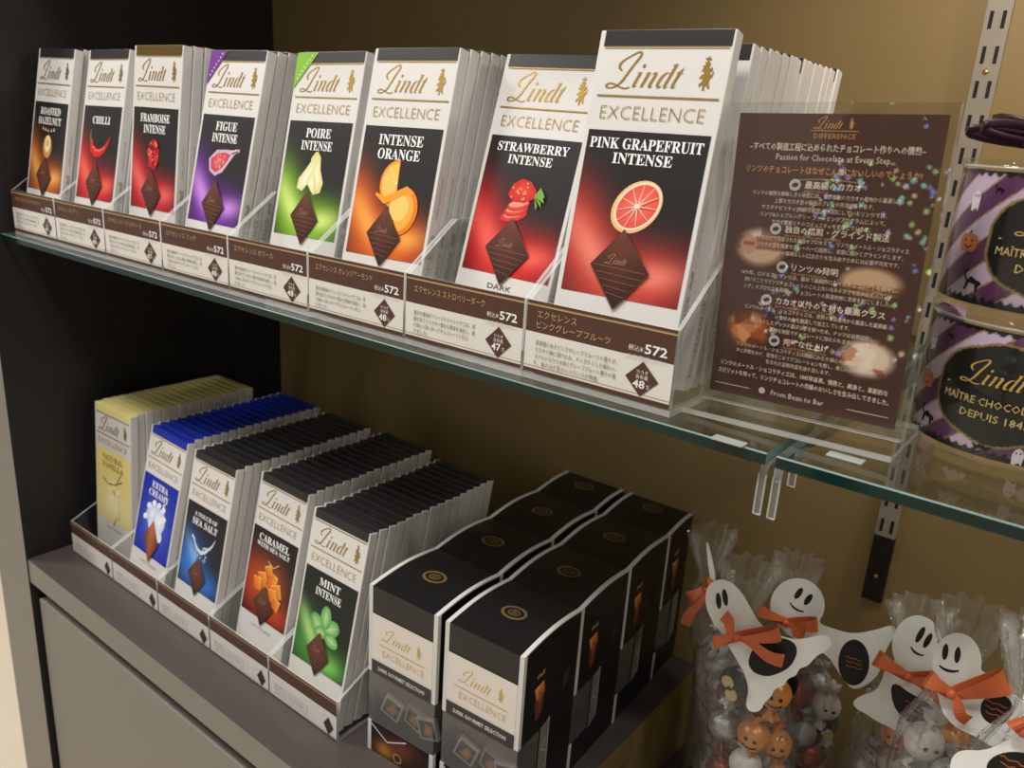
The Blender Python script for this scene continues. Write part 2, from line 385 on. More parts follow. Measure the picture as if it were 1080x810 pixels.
b = MB(); b.prism([(.012, -.016), (YB-.008, -.034), (YB-.008, ZG-GT-.0003), (.012, ZG-GT-.0003)], 'x', .8588, .8612); at(t, b, 'bracket_arm', M['black'])
for i, (cx, lab) in enumerate(((.8563, 'clear hooked shelf clip hanging under the end of the left glass shelf'), (.8637, 'clear hooked shelf clip hanging under the end of the right glass shelf'))):
    t = empty('shelf_clip', (cx, 0, -.04), label=lab, cat='clip', group='clear clips at the shelf gap')
    for k, (yy, zz) in enumerate(((-.004, -.040), (.020, -.030))):
        b = MB(); pts = [(cx+.0012, yy+.014, ZG-GT-.0012)]
        pts += [(cx, yy+.004, ZG-GT-.0014), (cx-.0004, yy+.001, ZG-GT-.003), (cx-.0006, yy, ZG-GT-.006), (cx-.0006, yy, zz)]
        b.strip([Vector(q) for q in pts], (1, 0, 0), .0038, th=.0014); at(t, b, 'prong', M['clip'])
        b = MB(); b.tube([(cx-.0006+.0018, yy-.0008, ZG-GT-.007), (cx-.0006+.0018, yy-.0008, zz)], .00045, 6); b.tube([(cx-.0006-.0018, yy-.0008, ZG-GT-.007), (cx-.0006-.0018, yy-.0008, zz), (cx-.0006+.0018, yy-.0008, zz)], .00045, 6); at(t, b, 'prong_rim', M['acrylic_edge'])
for px, lab in (((765, 468), 'small pale adhesive pad on the left glass shelf near the gap'), ((889, 486), 'small pale adhesive pad on the right glass shelf near the gap')):
    p = hit(*px, Vector((0, 0, ZG)), Vector((0, 0, 1))); b = MB(); b.box((-.0085, -.004, 0), (.0085, .004, .0006), bevel=.0003)
    tag(b.build('adhesive_pad', M['pad'], loc=p+Vector((0, .004, .0002))), lab, 'pad')

# ------------------------------------------------------------------ chocolate bars
BT, BL = .0094, .189
def carton_mesh(w, L):
    b = MB(); b.box((-w/2, 0, 0), (w/2, BT, L), bevel=.0007); return b.mesh('carton')
def glow_panel(A, x0, y0, x1, y1, base, blobs, nx=24, ny=30):
    def fn(x, y):
        c = list(lin(base))
        for (cx, cy, sx, sy, rot, col, amp) in blobs:
            u, v = x-cx, y-cy; cr, sr = math.cos(rot), math.sin(rot); u, v = u*cr+v*sr, -u*sr+v*cr
            f = min(1, amp*math.exp(-(u/sx)**2-(v/sy)**2)); l = lin(col)
            for i in range(3): c[i] += (l[i]-c[i])*f
        return c
    z = A.up(); n = len(A.v)
    for j in range(ny+1):
        for i in range(nx+1):
            x, y = x0+(x1-x0)*i/nx, y0+(y1-y0)*j/ny; A.v.append((x*.001, y*.001, z)); A.c.append(tuple(fn(x, y)))
    for j in range(ny):
        for i in range(nx):
            a = n+j*(nx+1)+i; A.f.append((a, a+1, a+nx+2, a+nx+1)); A.m.append(A.mi)
def ribbon_glow(col, hot):
    """the printed light streak that crosses the black panel behind the chocolate"""
    return [(-30, 80, 15, 25, .5, col, .85), (-14, 60, 26, 17, -.5, col, .95), (15, 57, 23, 15, .12, col, 1.0), (-19, 66, 8, 28, .75, hot, .85), (17, 58, 17, 7, .15, hot, .9), (0, 47, 30, 8, 0, col, .6)]
def diamond(A, cx, cy, w, h, light=(112, 62, 44), dark=(50, 27, 22), word=True):
    T, L_, B, R = (cx-1, cy+h), (cx-w, cy+1), (cx+.5, cy-h), (cx+w, cy)
    A.poly([(T[0], T[1]+.8), (L_[0]-.8, L_[1]), (B[0], B[1]-.8), (R[0]+.8, R[1])], (92, 56, 42))
    A.poly([T, L_, B, R], dark, [light, (72, 40, 31), dark, (62, 33, 26)])
    for k in range(5):
        y = cy-h*(-.02+.17*k); f = 1-abs(y-cy)/h
        A.line([(cx-w*f*.94, y+1.0), (cx+w*f*.94, y-.6)], .5, (128, 78, 58))
    if word: script_logo(A, cx-w*.5, cy+h*.12, w*.72, (176, 126, 100), False)
R2 = random.Random(3)
def fr_grapefruit(A):
    A.ell(2, 95, 16.5, 12.8, (238, 190, 130), .75, 36); A.ell(2.6, 95.4, 15.2, 11.6, (250, 226, 196), .75, 36)
    A.ell(2.6, 95.4, 13.8, 10.3, (232, 84, 72), .75, 36, colc=(246, 120, 104))
    for k in range(11):
        a = 2*PI*k/11+.2; x, y = 13.4*math.cos(a), 10*math.sin(a); c, s = math.cos(.75), math.sin(.75)
        A.line([(2.6, 95.4), (2.6+x*c-y*s, 95.4+x*s+y*c)], [.9, .35], (250, 196, 176))
    A.ell(2.6, 95.4, 1.6, 1.3, (253, 236, 220))
def fr_strawberry(A):
    for k in range(3): A.ell(-3+k*1.2, 84+k*3.6, 11-k, 4, (206, 36, 34), .25, 20, colc=(240, 96, 80)); A.ell(-3+k*1.2, 84.9+k*3.6, 8, 2.2, (248, 150, 130), .25, 16)
    P = [(-11, 97), (-9, 104), (-2, 108.5), (6, 107), (11, 102), (12, 97), (4, 93), (-6, 93)]; A.fan(P, (1, 101), (238, 70, 58), (196, 28, 30))
    for k in range(14): A.ell(R2.uniform(-8, 9), R2.uniform(95, 106), .55, .8, (246, 190, 120), seg=6)
    for a in (-.6, -.1, .4, .9, 1.4): A.poly([(11, 98), (11+9*math.cos(a-.6), 97+7*math.sin(a-.6)-1.2), (11+7*math.cos(a-.4), 97+7*math.sin(a-.4)+1)], (120, 172, 62))
def fr_orange(A):
    A.ell(4, 96, 17, 17, (240, 150, 40), .3, 24, PI*.42, PI*1.42); A.ell(3.5, 96.2, 14.6, 14.6, (255, 196, 92), .3, 24, PI*.42, PI*1.42, )
    for k in range(1, 5): a = PI*.42+.3+PI*k/5; A.line([(3.5, 96.2), (3.5+14*math.cos(a), 96.2+14*math.sin(a))], .6, (255, 226, 160))
    A.ell(11, 78, 15, 17, (236, 128, 24), -.35, 26, -PI*.5, PI*.62); A.ell(10, 78, 12.4, 14.4, (255, 176, 66), -.35, 26, -PI*.5, PI*.62, )
    A.ell(9, 80, 9, 9.5, (255, 206, 112), -.3, 20); A.line([(-15, 88), (-6, 84), (4, 88), (14, 93), (20, 90)], [2, 5, 5.5, 5, 2], (250, 160, 44))
def fr_pear(A):
    A.fan([(-4, 106), (0, 111), (3, 112), (7, 108), (9, 98), (14, 88), (12, 80), (4, 78), (-1, 88)], (6, 92), (252, 246, 214), (222, 214, 130))
    A.fan([(3, 104), (-2, 106), (-8, 98), (-15, 90), (-16, 82), (-9, 80), (-2, 88), (2, 97)], (-6, 90), (254, 250, 228), (228, 222, 156)); A.line([(4, 111), (5.5, 115)], 1.1, (110, 90, 50))
    A.fan([(-6, 88), (2, 80), (6, 78), (5, 90), (0, 98)], (1, 86), (252, 248, 220), (226, 220, 150))
def fr_fig(A):
    A.fan([(-18, 98), (-15, 88), (-6, 84), (4, 88), (12, 97), (18, 104), (24, 106), (24, 108.5), (17, 107), (6, 107), (-8, 106)], (-4, 96), (238, 214, 208), (196, 170, 200))
    A.fan([(-15, 98), (-13, 90), (-6, 87), (2, 91), (9, 98), (12, 103), (4, 104.5), (-7, 103)], (-3, 96), (238, 112, 118), (206, 50, 72))
    for k in range(16): A.ell(R2.uniform(-10, 6), R2.uniform(91, 102), .7, .9, (250, 190, 160), seg=6)
    A.line([(12, 105), (22, 107.4)], 1.6, (232, 206, 178))
def fr_raspberry(A):
    A.ell(0, 94, 9, 13.5, (180, 24, 34), 0, 24, colc=(236, 76, 72))
    for k in range(30): A.ell(R2.uniform(-6.5, 6.5), R2.uniform(84, 104), 1.9, 1.9, R2.choice([(226, 70, 70), (206, 44, 52), (240, 110, 100)]), seg=8)
    A.ell(-1, 100, 4, 2.4, (120, 14, 24))
def fr_chilli(A):
    A.line([(-16, 102), (-13, 94), (-6, 90), (3, 90), (11, 94), (17, 101), (21, 107)], [4, 7.5, 8.5, 7.5, 5.5, 3, .6], (214, 34, 30)); A.line([(-12, 96), (-5, 92), (4, 92.4), (11, 96)], 1.4, (250, 120, 100)); A.line([(-16, 101), (-18.5, 106), (-17, 112)], [2.6, 1.6, 1.2], (120, 140, 50))
def fr_hazelnut(A):
    A.ell(0, 90, 9.5, 12, (196, 140, 78), 0, 20, colc=(226, 180, 120)); A.ell(0, 93, 6, 8.6, (246, 226, 178)); A.ell(0, 94, 2.6, 4, (206, 164, 104))
    for a in (-14, -8, -2, 5, 11): A.poly([(a, 104+abs(a)*.25), (a+3.4, 106), (a+1.6, 108+abs(a)*.2)], (240, 212, 150))
def fr_vanilla(A):
    for a in range(5): q = PI*.1+a*PI*.4; A.ell(2+9*math.cos(q), 84+9*math.sin(q), 9, 4.4, (240, 226, 150), q, 16, colc=(252, 246, 210))
    A.ell(2, 84, 3.6, 3.6, (226, 196, 90)); A.line([(-22, 98), (-10, 92), (4, 95), (20, 103)], 1.4, (120, 100, 56)); A.line([(10, 100), (18, 112)], 1.2, (130, 112, 62)); A.ell(0, 62, 15, 14, (246, 238, 196), 0, 20, colc=(252, 248, 222))
def fr_cream(A):
    A.ell(-4, 92, 16, 13, (176, 196, 236), .3, 22, colc=(250, 252, 255)); A.ell(8, 88, 13, 15, (196, 212, 242), -.3, 20, colc=(252, 254, 255))
    for p in ((-16, 100), (4, 106), (14, 104), (-6, 106), (18, 94), (-20, 86)): A.ell(p[0], p[1], 4.6, 3.4, (236, 242, 252), .5, 12)
    A.ell(4, 76, 17, 9, (222, 232, 250), -.4, 20); A.line([(12, 108), (16, 113), (14, 106)], 2, (250, 252, 255))
def fr_salt(A):
    A.line([(-16, 96), (-8, 88), (0, 86), (8, 90), (18, 100), (22, 108)], [1, 3.6, 4.4, 3, 2, .6], (214, 224, 236)); A.line([(-20, 100), (-14, 96)], 2.4, (226, 234, 244)); A.line([(2, 92), (16, 96)], 2.2, (196, 208, 224))
    for k in range(16): A.ell(R2.uniform(-14, 14), R2.uniform(78, 94), .8, .8, (244, 248, 255), seg=6)
def fr_caramel(A):
    for (x, y, s, r) in ((-8, 84, 11, .3), (6, 88, 11, -.2), (16, 80, 10, .4), (-16, 78, 9, .1), (10, 74, 9, .2), (0, 96, 8, .5), (18, 68, 8, -.3)):
        P = [(x+s*math.cos(r+PI/4+k*PI/2), y+s*math.sin(r+PI/4+k*PI/2)) for k in range(4)]
        A.poly(P, (230, 120, 30), [(250, 166, 66), (232, 116, 30), (190, 74, 14), (238, 138, 44)]); A.line([P[0], P[1]], 1.0, (255, 196, 110))
    A.line([(-4, 106), (6, 102), (14, 108)], 1.3, (200, 180, 150))
def fr_mint(A):
    for (x, y, l, w, r) in ((-8, 86, 15, 8, 2.5), (10, 88, 16, 8, .45), (2, 96, 14, 7, 1.6), (-2, 80, 10, 6, 3.3), (14, 78, 12, 6, -.2)):
        A.ell(x, y, l*.8, w*1.05, (88, 160, 80), r, 18, colc=(176, 222, 146)); c, s = math.cos(r), math.sin(r); A.line([(x-l*.6*c, y-l*.6*s), (x+l*.6*c, y+l*.6*s)], .6, (196, 232, 160))
K = (34, 31, 31)
FL = {   # title lines, panel colour, glow blobs, fruit, band, chocolate tint, text colour
 'hazelnut': (['ROASTED', 'HAZELNUT'], K, ribbon_glow((190, 100, 34), (246, 176, 90)), fr_hazelnut, 'band_black'),
 'chilli': (['CHILLI'], K, ribbon_glow((206, 30, 34), (246, 110, 96)), fr_chilli, 'band_black'),
 'raspberry': (['FRAMBOISE', 'INTENSE'], K, ribbon_glow((200, 26, 40), (246, 110, 104)), fr_raspberry, 'band_gold'),
 'fig': (['FIGUE', 'INTENSE'], K, ribbon_glow((112, 44, 160), (216, 150, 240)), fr_fig, 'band_black'),
 'pear': (['POIRE', 'INTENSE'], K, ribbon_glow((128, 184, 40), (222, 244, 130)), fr_pear, 'band_black'),
 'orange': (['INTENSE', 'ORANGE'], K, ribbon_glow((226, 96, 24), (255, 176, 80)), fr_orange, 'band_black'),
 'strawberry': (['STRAWBERRY', 'INTENSE'], K, ribbon_glow((214, 26, 28), (250, 104, 90)), fr_strawberry, 'band_black'),
 'pink grapefruit': (['PINK GRAPEFRUIT', 'INTENSE'], K, ribbon_glow((206, 62, 50), (246, 140, 120)), fr_grapefruit, 'band_black'),
 'vanilla': (['NATURAL', 'VANILLA'], (236, 220, 138), [(0, 66, 24, 26, 0, (246, 238, 190), .8)], fr_vanilla, 'band_yellow'),
 'extra creamy': (['EXTRA', 'CREAMY'], (16, 40, 168), [(0, 84, 22, 24, 0, (90, 130, 226), .8)], fr_cream, 'band_blue'),
 'sea salt': (['A TOUCH OF', 'SEA SALT'], (22, 26, 32), [(-18, 70, 22, 26, .6, (40, 120, 220), .95), (16, 56, 20, 12, 0, (40, 110, 210), .9), (-12, 78, 7, 22, .7, (150, 204, 250), .6)], fr_salt, 'band_black'),
 'caramel': (['CARAMEL', 'WITH SEA SALT'], (24, 20, 20), [(-24, 76, 20, 30, .5, (170, 50, 20), .95), (18, 56, 22, 14, 0, (190, 66, 20), .9), (0, 84, 24, 20, 0, (214, 100, 26), .7)], fr_caramel, 'band_black'),
 'mint': (['MINT', 'INTENSE'], (24, 30, 28), [(-20, 62, 20, 28, .5, (60, 140, 54), .95), (16, 54, 20, 14, 0, (80, 160, 60), .9), (-16, 74, 7, 26, .7, (186, 236, 140), .8), (14, 54, 14, 7, 0, (150, 220, 110), .6)], fr_mint, 'band_black'),
}
def bar_proto(w, L, band):
    t = empty('chocolate_bar', (0, 0, 0))
    link('carton', CART[w] if w in CART else CART.setdefault(w, carton_mesh(w, L)), M['carton'], t) if not (w in CART and CART[w].materials) else _relink('carton', CART[w], t)
    return t
CART = {}
def _relink(name, me, t):
    o = bpy.data.objects.new(name, me); COL.objects.link(o); o.parent = t; return o
BANDS = {}
def band_part(w, L, band, t):
    key = (w, band)
    if key not in BANDS:
        b = MB(); b.box((-w/2+.0030, -.00025, L-.0088), (w/2-.0012, BT+.00025, L+.0002), bevel=.0005); BANDS[key] = b.mesh('top_band'); BANDS[key].materials.append(M[band])
    return _relink('top_band', BANDS[key], t)
SPINE = {}
def spine_part(w, t):
    if w not in SPINE:
        A = Art(); A.text('EXCELLENCE', 8, -2.0, 5.0, (150, 146, 140), 'L', w=44, res=1); A.text(bolditalic('indt'), 56, -2.0, 6, (150, 140, 120), 'L', res=1); A.text('DARK CHOCOLATE', 76, -1.4, 3.4, (176, 172, 166), 'L', w=28, res=1)
        me_o = A.build('spine_print', t, (w/2, BT/2, 0), (PI/2, -PI/2, PI/2)); SPINE[w] = me_o; return me_o
    o = SPINE[w].copy(); COL.objects.link(o); o.parent = t; return o
def front_prints(t, fl, w):
    lines, base, blobs, fruit, band = FL[fl][:5]; s = w/.079
    A = Art(); A.mi = 0
    script_logo(A, -29, 158.6, 42.5, (200, 160, 80)); A.line([(-35, 153.9), (37, 153.7)], .8, (190, 150, 76))
    A.text('EXCELLENCE', 0, 141.4, 10.6, (196, 164, 100), 'C', w=62, off=-.02)
    A.rect(-35.5, 179.6, 37.5, 180.3, (206, 170, 90))
    A.build('logo', t, (0, -.0001, 0), mats=M['gold'])
    A = Art(); glow_panel(A, -36.3, 44.2, 36.8, 135.2, base, blobs)
    if fl == 'strawberry': A.text('DARK', -1, 34.5, 5, (90, 86, 84), 'C', w=20)
    if fl in ('vanilla', 'extra creamy', 'caramel'): A.text('CHOCOLATE', 0, 33, 4.2, (130, 124, 120), 'C', w=34, res=1)
    A.build('picture_panel', t, (0, -.0001, 0))
    A = Art(); A.z = .0003; fruit(A); A.build('fruit_print', t, (0, -.0001, 0))
    A = Art(); A.z = .0016-.0004
    if fl == 'extra creamy': diamond(A, 0, 62, 15, 24, (206, 112, 70), (150, 74, 44), False)
    elif fl == 'vanilla': A.poly([(0, 84), (-13, 62), (0, 40), (13, 62)], (246, 236, 190), [(252, 246, 214), (240, 228, 170), (232, 216, 150), (244, 234, 186)])
    elif fl in ('pink grapefruit', 'strawberry'): diamond(A, -1, 60, 17.8, 21.6)
    else: diamond(A, -1, 59, 15.8, 20.5)
    A.build('chocolate_print', t, (0, -.0001, 0))
    A = Art(); A.z = .0003; col = (246, 246, 244) if fl != 'vanilla' else (150, 120, 40)
    ws = {'STRAWBERRY': 58, 'PINK GRAPEFRUIT': 68, 'INTENSE': 36, 'ORANGE': 40, 'FRAMBOISE': 48, 'FIGUE': 30, 'POIRE': 29, 'ROASTED': 44, 'HAZELNUT': 50, 'CHILLI': 34, 'CARAMEL': 50, 'WITH SEA SALT': 54, 'MINT': 29, 'A TOUCH OF': 42, 'SEA SALT': 46, 'EXTRA': 34, 'CREAMY': 42, 'NATURAL': 44, 'VANILLA': 46}
    for i, l in enumerate(lines):
        big = 10.4 if fl not in ('pink grapefruit', 'strawberry') else 8.4
        if l in ('WITH SEA SALT', 'A TOUCH OF'): big = 6.5
        y0 = 125.5 if fl in ('pink grapefruit', 'strawberry') else 122.5
        if len(lines) == 1: y0 = 118
        wl = ws[l]+(6 if l == 'INTENSE' and fl in ('orange',) else 0)
        A.text(serif(l), 0, y0-i*(big*.92+.2) if i else y0, big, col, 'C', w=wl, off=.004)
    A.build('flavour_name', t, (0, -.0001, 0))
    if fl in ('fig', 'pear'):
        A = Art(); A.z = .0004; c = (112, 40, 140) if fl == 'fig' else (134, 190, 44)
        A.poly([(-39, 188.6), (-14, 188.6), (-39, 160)], c)
        for k in range(7): A.rect(-36+k*2.4, 167.5+k*2.9, -34.8+k*2.4, 169+k*2.9, (238, 232, 240))
        A.build('corner_flash', t, (0, -.0002, 0))
def rot_bar(lean, roll, yaw):
    return Matrix.Rotation(yaw, 3, 'Z') @ Matrix.Rotation(-lean, 3, 'X') @ Matrix.Rotation(roll, 3, 'Y')
ORD = 'first second third fourth fifth sixth seventh eighth ninth tenth eleventh twelfth thirteenth fourteenth fifteenth sixteenth seventeenth'.split()
RAD = math.radians
X0L, YL = .0059, .0219      # lower trays: left end, front
UP = [  # flavour, x in cell, y, lean, roll, yaw (degrees), rise, number of bars
 ('hazelnut', -.0009, .0045, 10.4, 1.2, .1, 0, 2), ('chilli', -.008, .0109, 11.2, -.2, -.2, 0, 2), ('raspberry', -.008, .019, 6.6, .3, .7, 0, 3),
 ('fig', -.0045, .0106, 12.9, .5, .1, 0, 4), ('pear', -.002, .0269, 12.8, -.6, 1.2, 0, 2), ('orange', .0066, .010, 12.6, -.2, 1.8, 0, 7),
 ('strawberry', -.0007, .0283, 15.0, 1.0, -.2, 0, 4), ('pink grapefruit', .0034, .0038, 10.6, .1, 3.0, .005, 15)]
LO = [('vanilla', .0022, .0476, 3.3, 1.2, 2.2, 0, 16), ('extra creamy', .0049, .0281, 12.9, 1.2, -1.3, 0, 17), ('sea salt', .0064, .0248, 12.0, .3, -1.0, 0, 17),
 ('caramel', .0026, .0388, 12.4, .1, -1.7, 0, 16), ('mint', .0052, .0250, 12.4, -.5, -1.2, 0, 16)]
def row(spec, x0, z0, w, upper):
    for k, (fl, dx, y, lean, roll, yaw, rise, n) in enumerate(spec):
        L = BL if upper else .190; band = FL[fl][4]; lim = .0466-w/2; dx = max(-lim, min(lim, dx)); xc = x0+.1*k+.05+dx
        group = f'{fl} chocolate bars in one tray'
        place = 'glass shelf' if upper else 'wooden counter'
        look = {'band_blue': 'blue-topped white', 'band_yellow': 'yellow-topped white'}.get(band, 'black-topped white')
        first = bar_proto(w, L, band); band_part(w, L, band, first); front_prints(first, fl, w)
        if upper: spine_part(w, first)
        first.location = (xc, y, z0+rise); first.rotation_euler = rot_bar(RAD(lean), RAD(roll), RAD(yaw)).to_euler()
        desc = {'hazelnut': 'split hazelnut', 'chilli': 'red chilli', 'raspberry': 'red raspberry', 'fig': 'cut fig and a purple corner', 'pear': 'sliced pear and a green corner', 'orange': 'orange slice', 'strawberry': 'sliced strawberry', 'pink grapefruit': 'pink grapefruit slice', 'vanilla': 'pale vanilla flower', 'extra creamy': 'milk splash on blue', 'sea salt': 'salt on blue glow', 'caramel': 'caramel pieces', 'mint': 'green mint leaves'}[fl]
        tag(first, f'boxed chocolate bar picturing {desc}, foremost in its tray', 'chocolate bar', group)
        if n < 2: continue
        rear = bar_proto(w, L, band); band_part(w, L, band, rear)
        if upper: spine_part(w, rear)
        yy = y + (.0125 if rise else 0)
        for i in range(1, n):
            c = rear if i == 1 else copy_tree(rear)
            yy += .01062/math.cos(RAD(lean))*(.985+.02*R_.random()) if True else 0
            jx = R_.uniform(-.0008, .0008); ly = lean if not rise else 10.6
            c.location = (min(max(xc+jx, x0+.1*k+.0034+w/2+.0008), x0+.1*k+.0966-w/2-.0008), yy, z0+R_.uniform(0, .0006))
            c.rotation_euler = rot_bar(RAD(ly), RAD(roll*.2), RAD(yaw*(.6 if not rise else .15))).to_euler()
            tag(c, f'{look} boxed chocolate bar, {ORD[i]} from the front in the {fl} tray', 'chocolate bar', group)
row(UP, 0, .0022, .079, True)
row(LO, X0L, ZT+.0052, .078, False)

# ------------------------------------------------------------------ acrylic trays with price cards
JP = {'hazelnut': ('エクセレンス ローストヘーゼルナッツ', '47'), 'chilli': ('エクセレンス チリ', '48'), 'raspberry': ('エクセレンス フランボワーズ', '47'), 'fig': ('エクセレンス フィグ', '48'), 'pear': ('エクセレンス ポワール', '48'),
      'orange': ('エクセレンス オレンジアーモンド', '48'), 'strawberry': ('エクセレンス ストロベリーダーク', '47'), 'pink grapefruit': ('エクセレンス|ピンクグレープフルーツ', '48')}
GRAPE = ['清涼感のあるピンクグレープフルーツの香りが、', 'カカオの味に溶け込み、すっきりとした味わい。', 'マイルドなカカオ味とグレープフルーツ果汁の香', 'り、後のほろ苦さのバランスが秀逸。']
STRAW = ['贅沢な香味がフリーズドライのイチゴは、芳', '醇な甘さとカカオの豊かな風味を演出し、香', 'り味わい深いダークチョコレートに仕上', 'げました。']
BR = (84, 56, 46); GOLDP = (196, 164, 112)
def card(t, fl, upper, h):
    A = Art(.00003); W_, H = 97.6, h*1000
    A.rect(-W_/2, 0, W_/2, H, (228, 224, 218))
    hb = H*(.43 if upper else .37)
    A.rect(-W_/2, H-hb, W_/2, H, BR); A.rect(-W_/2, 0, W_/2, H*.055, BR); A.rect(-W_/2, H*.085, W_/2, H*.095, (176, 146, 106)); A.rect(-W_/2, H-2.9, W_/2, H-2.2, GOLDP); A.rect(-W_/2, H-2.0, W_/2, H-1.8, GOLDP)
    A.build('price_card', t, (.05, -.0003, 0))
    c = [o for o in t.children if o.name.startswith('price_card')][0]
    if upper:
        A = Art(.00002); A.z = .0004; name, pc = JP[fl]; ls = name.split('|')
        for i, l in enumerate(ls): A.text(l, -41, H-9.2-i*6.3 if len(ls) > 1 else H-10.5, 5.2, GOLDP, 'L', w=min(60, 4.6*len(l)), res=1)
        A.text('税込¥', 21, 27.5, 3.6, (236, 232, 228), 'L', res=1); A.text(serif('')+'572', 31, 27.2, 7.2, (244, 242, 238), 'L', w=13.5, off=.02); A.text('(本体価格 ¥530)', 19, 22.9, 2.9, (226, 220, 214), 'L', w=26, res=1)
        for i, l in enumerate(GRAPE if fl == 'pink grapefruit' else STRAW): A.text(l, -41, 17.4-i*4.15, 3.3, (120, 108, 100), 'L', w=min(56, 2.66*len(l)), res=1)
        A.build('card_text', c, (0, 0, 0), (0, 0, 0))
    A = Art(.00002); A.z = .0004
    if upper: cx, cy, w_, h_ = 31, 12.6, 15.5, 9.8
    else: cx, cy, w_, h_ = 38, 12, 10.5, 9.5
    if upper:
        A.poly([(cx, cy+h_), (cx-w_*.66, cy), (cx, cy-h_), (cx+w_*.66, cy)], BR); A.text('カカオ', cx, cy+2.9, 2.6, (232, 226, 220), 'C', res=1); A.text('含有量', cx, cy+.1, 2.6, (232, 226, 220), 'C', res=1); A.text(JP[fl][1], cx-1.5, cy-5.2, 6.2, (244, 240, 236), 'C', w=7.4, off=.02); A.text('%', cx+4.2, cy-5.0, 3.6, (244, 240, 236), 'C', res=1)
    else:
        A.poly([(cx, cy+h_), (cx-w_*.66, cy), (cx, cy-h_), (cx+w_*.66, cy)], (70, 46, 40))
        A.build('cacao_mark', c, (0, 0, 0), (0, 0, 0)); A = Art(.00002); A.z = .0004
        for i in range(3): A.text(STRAW[i], -41, 15-i*4.2, 3.2, (168, 160, 154), 'L', w=50, res=1)
        A.build('card_text', c, (0, 0, 0), (0, 0, 0)); return
    A.build('cacao_mark', c, (0, 0, 0), (0, 0, 0))
PLACE = {'hazelnut': 'leftmost on the glass shelf', 'mint': 'rightmost on the counter beside the black gift boxes', 'vanilla': 'leftmost on the counter', 'pink grapefruit': 'rightmost on the glass shelf beside the poster stand'}
def tray(k, fl, x0, y0, z0, upper):
    pl = PLACE.get(fl, 'on the glass shelf' if upper else 'on the counter')
    t = empty('bar_tray', (x0+.1*k, y0, z0), label=f'clear acrylic tray with price card holding the {fl} bars', cat='tray', group='clear acrylic bar trays')
    H = .043; zb = -.005 if upper else 0.0; D = .268 if upper else .258
    b = MB(); b.box((.0003, 0, zb+.0002), (.0997, D, -.0012 if upper else .0022), mats=[0, 0, 1, 1, 1, 1]); b.build('tray_floor', [M['acrylic'], M['acrylic_edge']], t)
    fz = -.0012 if upper else .0022
    b = MB(); b.box((.0003, 0, fz), (.0997, .0014, H), mats=[0, 1, 0, 1, 0, 1]); b.build('front_wall', [M['acrylic'], M['acrylic_edge']], t)
    sl = .72 if upper else .45
    for x in (.0003, .0971):
        b = MB(); yb = .046 if upper else .10
        b.prism([(.0015, fz), (D, fz), (D, H+sl*yb), (yb, H+sl*yb), (.0015, H)], 'x', x, x+.0026, 0, 1); b.build('side_wall', [M['acrylic'], M['acrylic_edge']], t)
    card(t, fl, upper, H)
for k, s in enumerate(UP): tray(k, s[0], 0, 0, 0, True)
for k, s in enumerate(LO): tray(k, s[0], X0L, YL, ZT, False)

# ------------------------------------------------------------------ acrylic sign stand with the brown poster
SX0, SX1, SY = .799, .906, .038
t = empty('sign_stand', ((SX0+SX1)/2, SY, ZG), label='clear acrylic stand holding the brown Japanese chocolate poster', cat='sign')
def sgn(mb, name, mats): return at(t, mb, name, mats)
b = MB(); b.box((SX0+.001, SY-.024, ZG+.0003), (SX1+.002, SY+.038, ZG+.0033), mats=[0, 0, 1, 1, 1, 1]); sgn(b, 'base_plate', [M['acrylic'], M['acrylic_edge']])
b = MB(); b.box((SX0, SY, ZG+.0034), (SX1, SY+.0018, .1575), mats=[1, 1, 0, 1, 0, 1]); sgn(b, 'front_sheet', [M['acrylic'], M['acrylic_edge']])
b = MB(); b.box((SX0, SY+.0032, ZG+.0034), (SX1, SY+.005, .1575), mats=[1, 1, 0, 1, 0, 1]); sgn(b, 'rear_sheet', [M['acrylic'], M['acrylic_edge']])
A = Art(.00002); PW = 99; PH = 149
DB = (82, 54, 46)
A.rect(-PW/2, 0, PW/2, PH, DB)
def vign(cx, cy, rx, ry, fn):
    def f(x, y):
        d = math.hypot((x-cx)/rx, (y-cy)/ry); k = max(0, min(1, (1.0-d)*3.0)); c = fn((x-cx)/rx, (y-cy)/ry); return tuple(DB[i]+(c[i]-DB[i])*k for i in range(3))
    A.grid(cx-rx, cy-ry, cx+rx, cy+ry, 30, 22, f)
def chef(u, v):
    if math.hypot((u+.45)/.30, (v-.1)/.48) < 1: return (206, 150, 118) if abs(v-.12) > .07 or abs(u+.45) > .2 else (140, 92, 70)
    if v > .5 and abs(u+.45) < .42: return (226, 206, 186)
    return (214, 176, 150) if v < -.1 else (150, 104, 80)
def pick(pal, seed):
    r = random.Random(seed); pts = [(r.uniform(-1, 1), r.uniform(-1, 1), r.choice(pal)) for _ in range(26)]
    return lambda u, v: min(pts, key=lambda p: (p[0]-u)**2+(p[1]-v)**2)[2]
vign(-30, 82, 15, 11, chef); vign(27, 70, 17, 9, lambda u, v: (206, 170, 134) if v > -.1+u*.1 else ((120, 76, 52) if int((v+u*.2)*7) % 2 else (170, 124, 90)))
vign(-31, 38, 14, 11, pick([(206, 128, 78), (176, 92, 52), (226, 156, 104), (130, 62, 36)], 5)); vign(31, 33, 15, 11, pick([(236, 210, 186), (244, 226, 206), (206, 150, 118), (180, 104, 76)], 9))
A.build('poster', t, ((0, .0028, .0085)))
po = [o for o in t.children if o.name.startswith('poster')][0]
b = Art(.00002); b.z = .0003; A = b; CR = (226, 210, 190); OR = (206, 150, 96)
script_logo(A, -10, 142, 13, OR); A.line([(-12, 141), (11, 141)], .35, OR); A.text('DIFFERENCE', 0, 137.4, 3.4, OR, 'C', w=20, res=1)
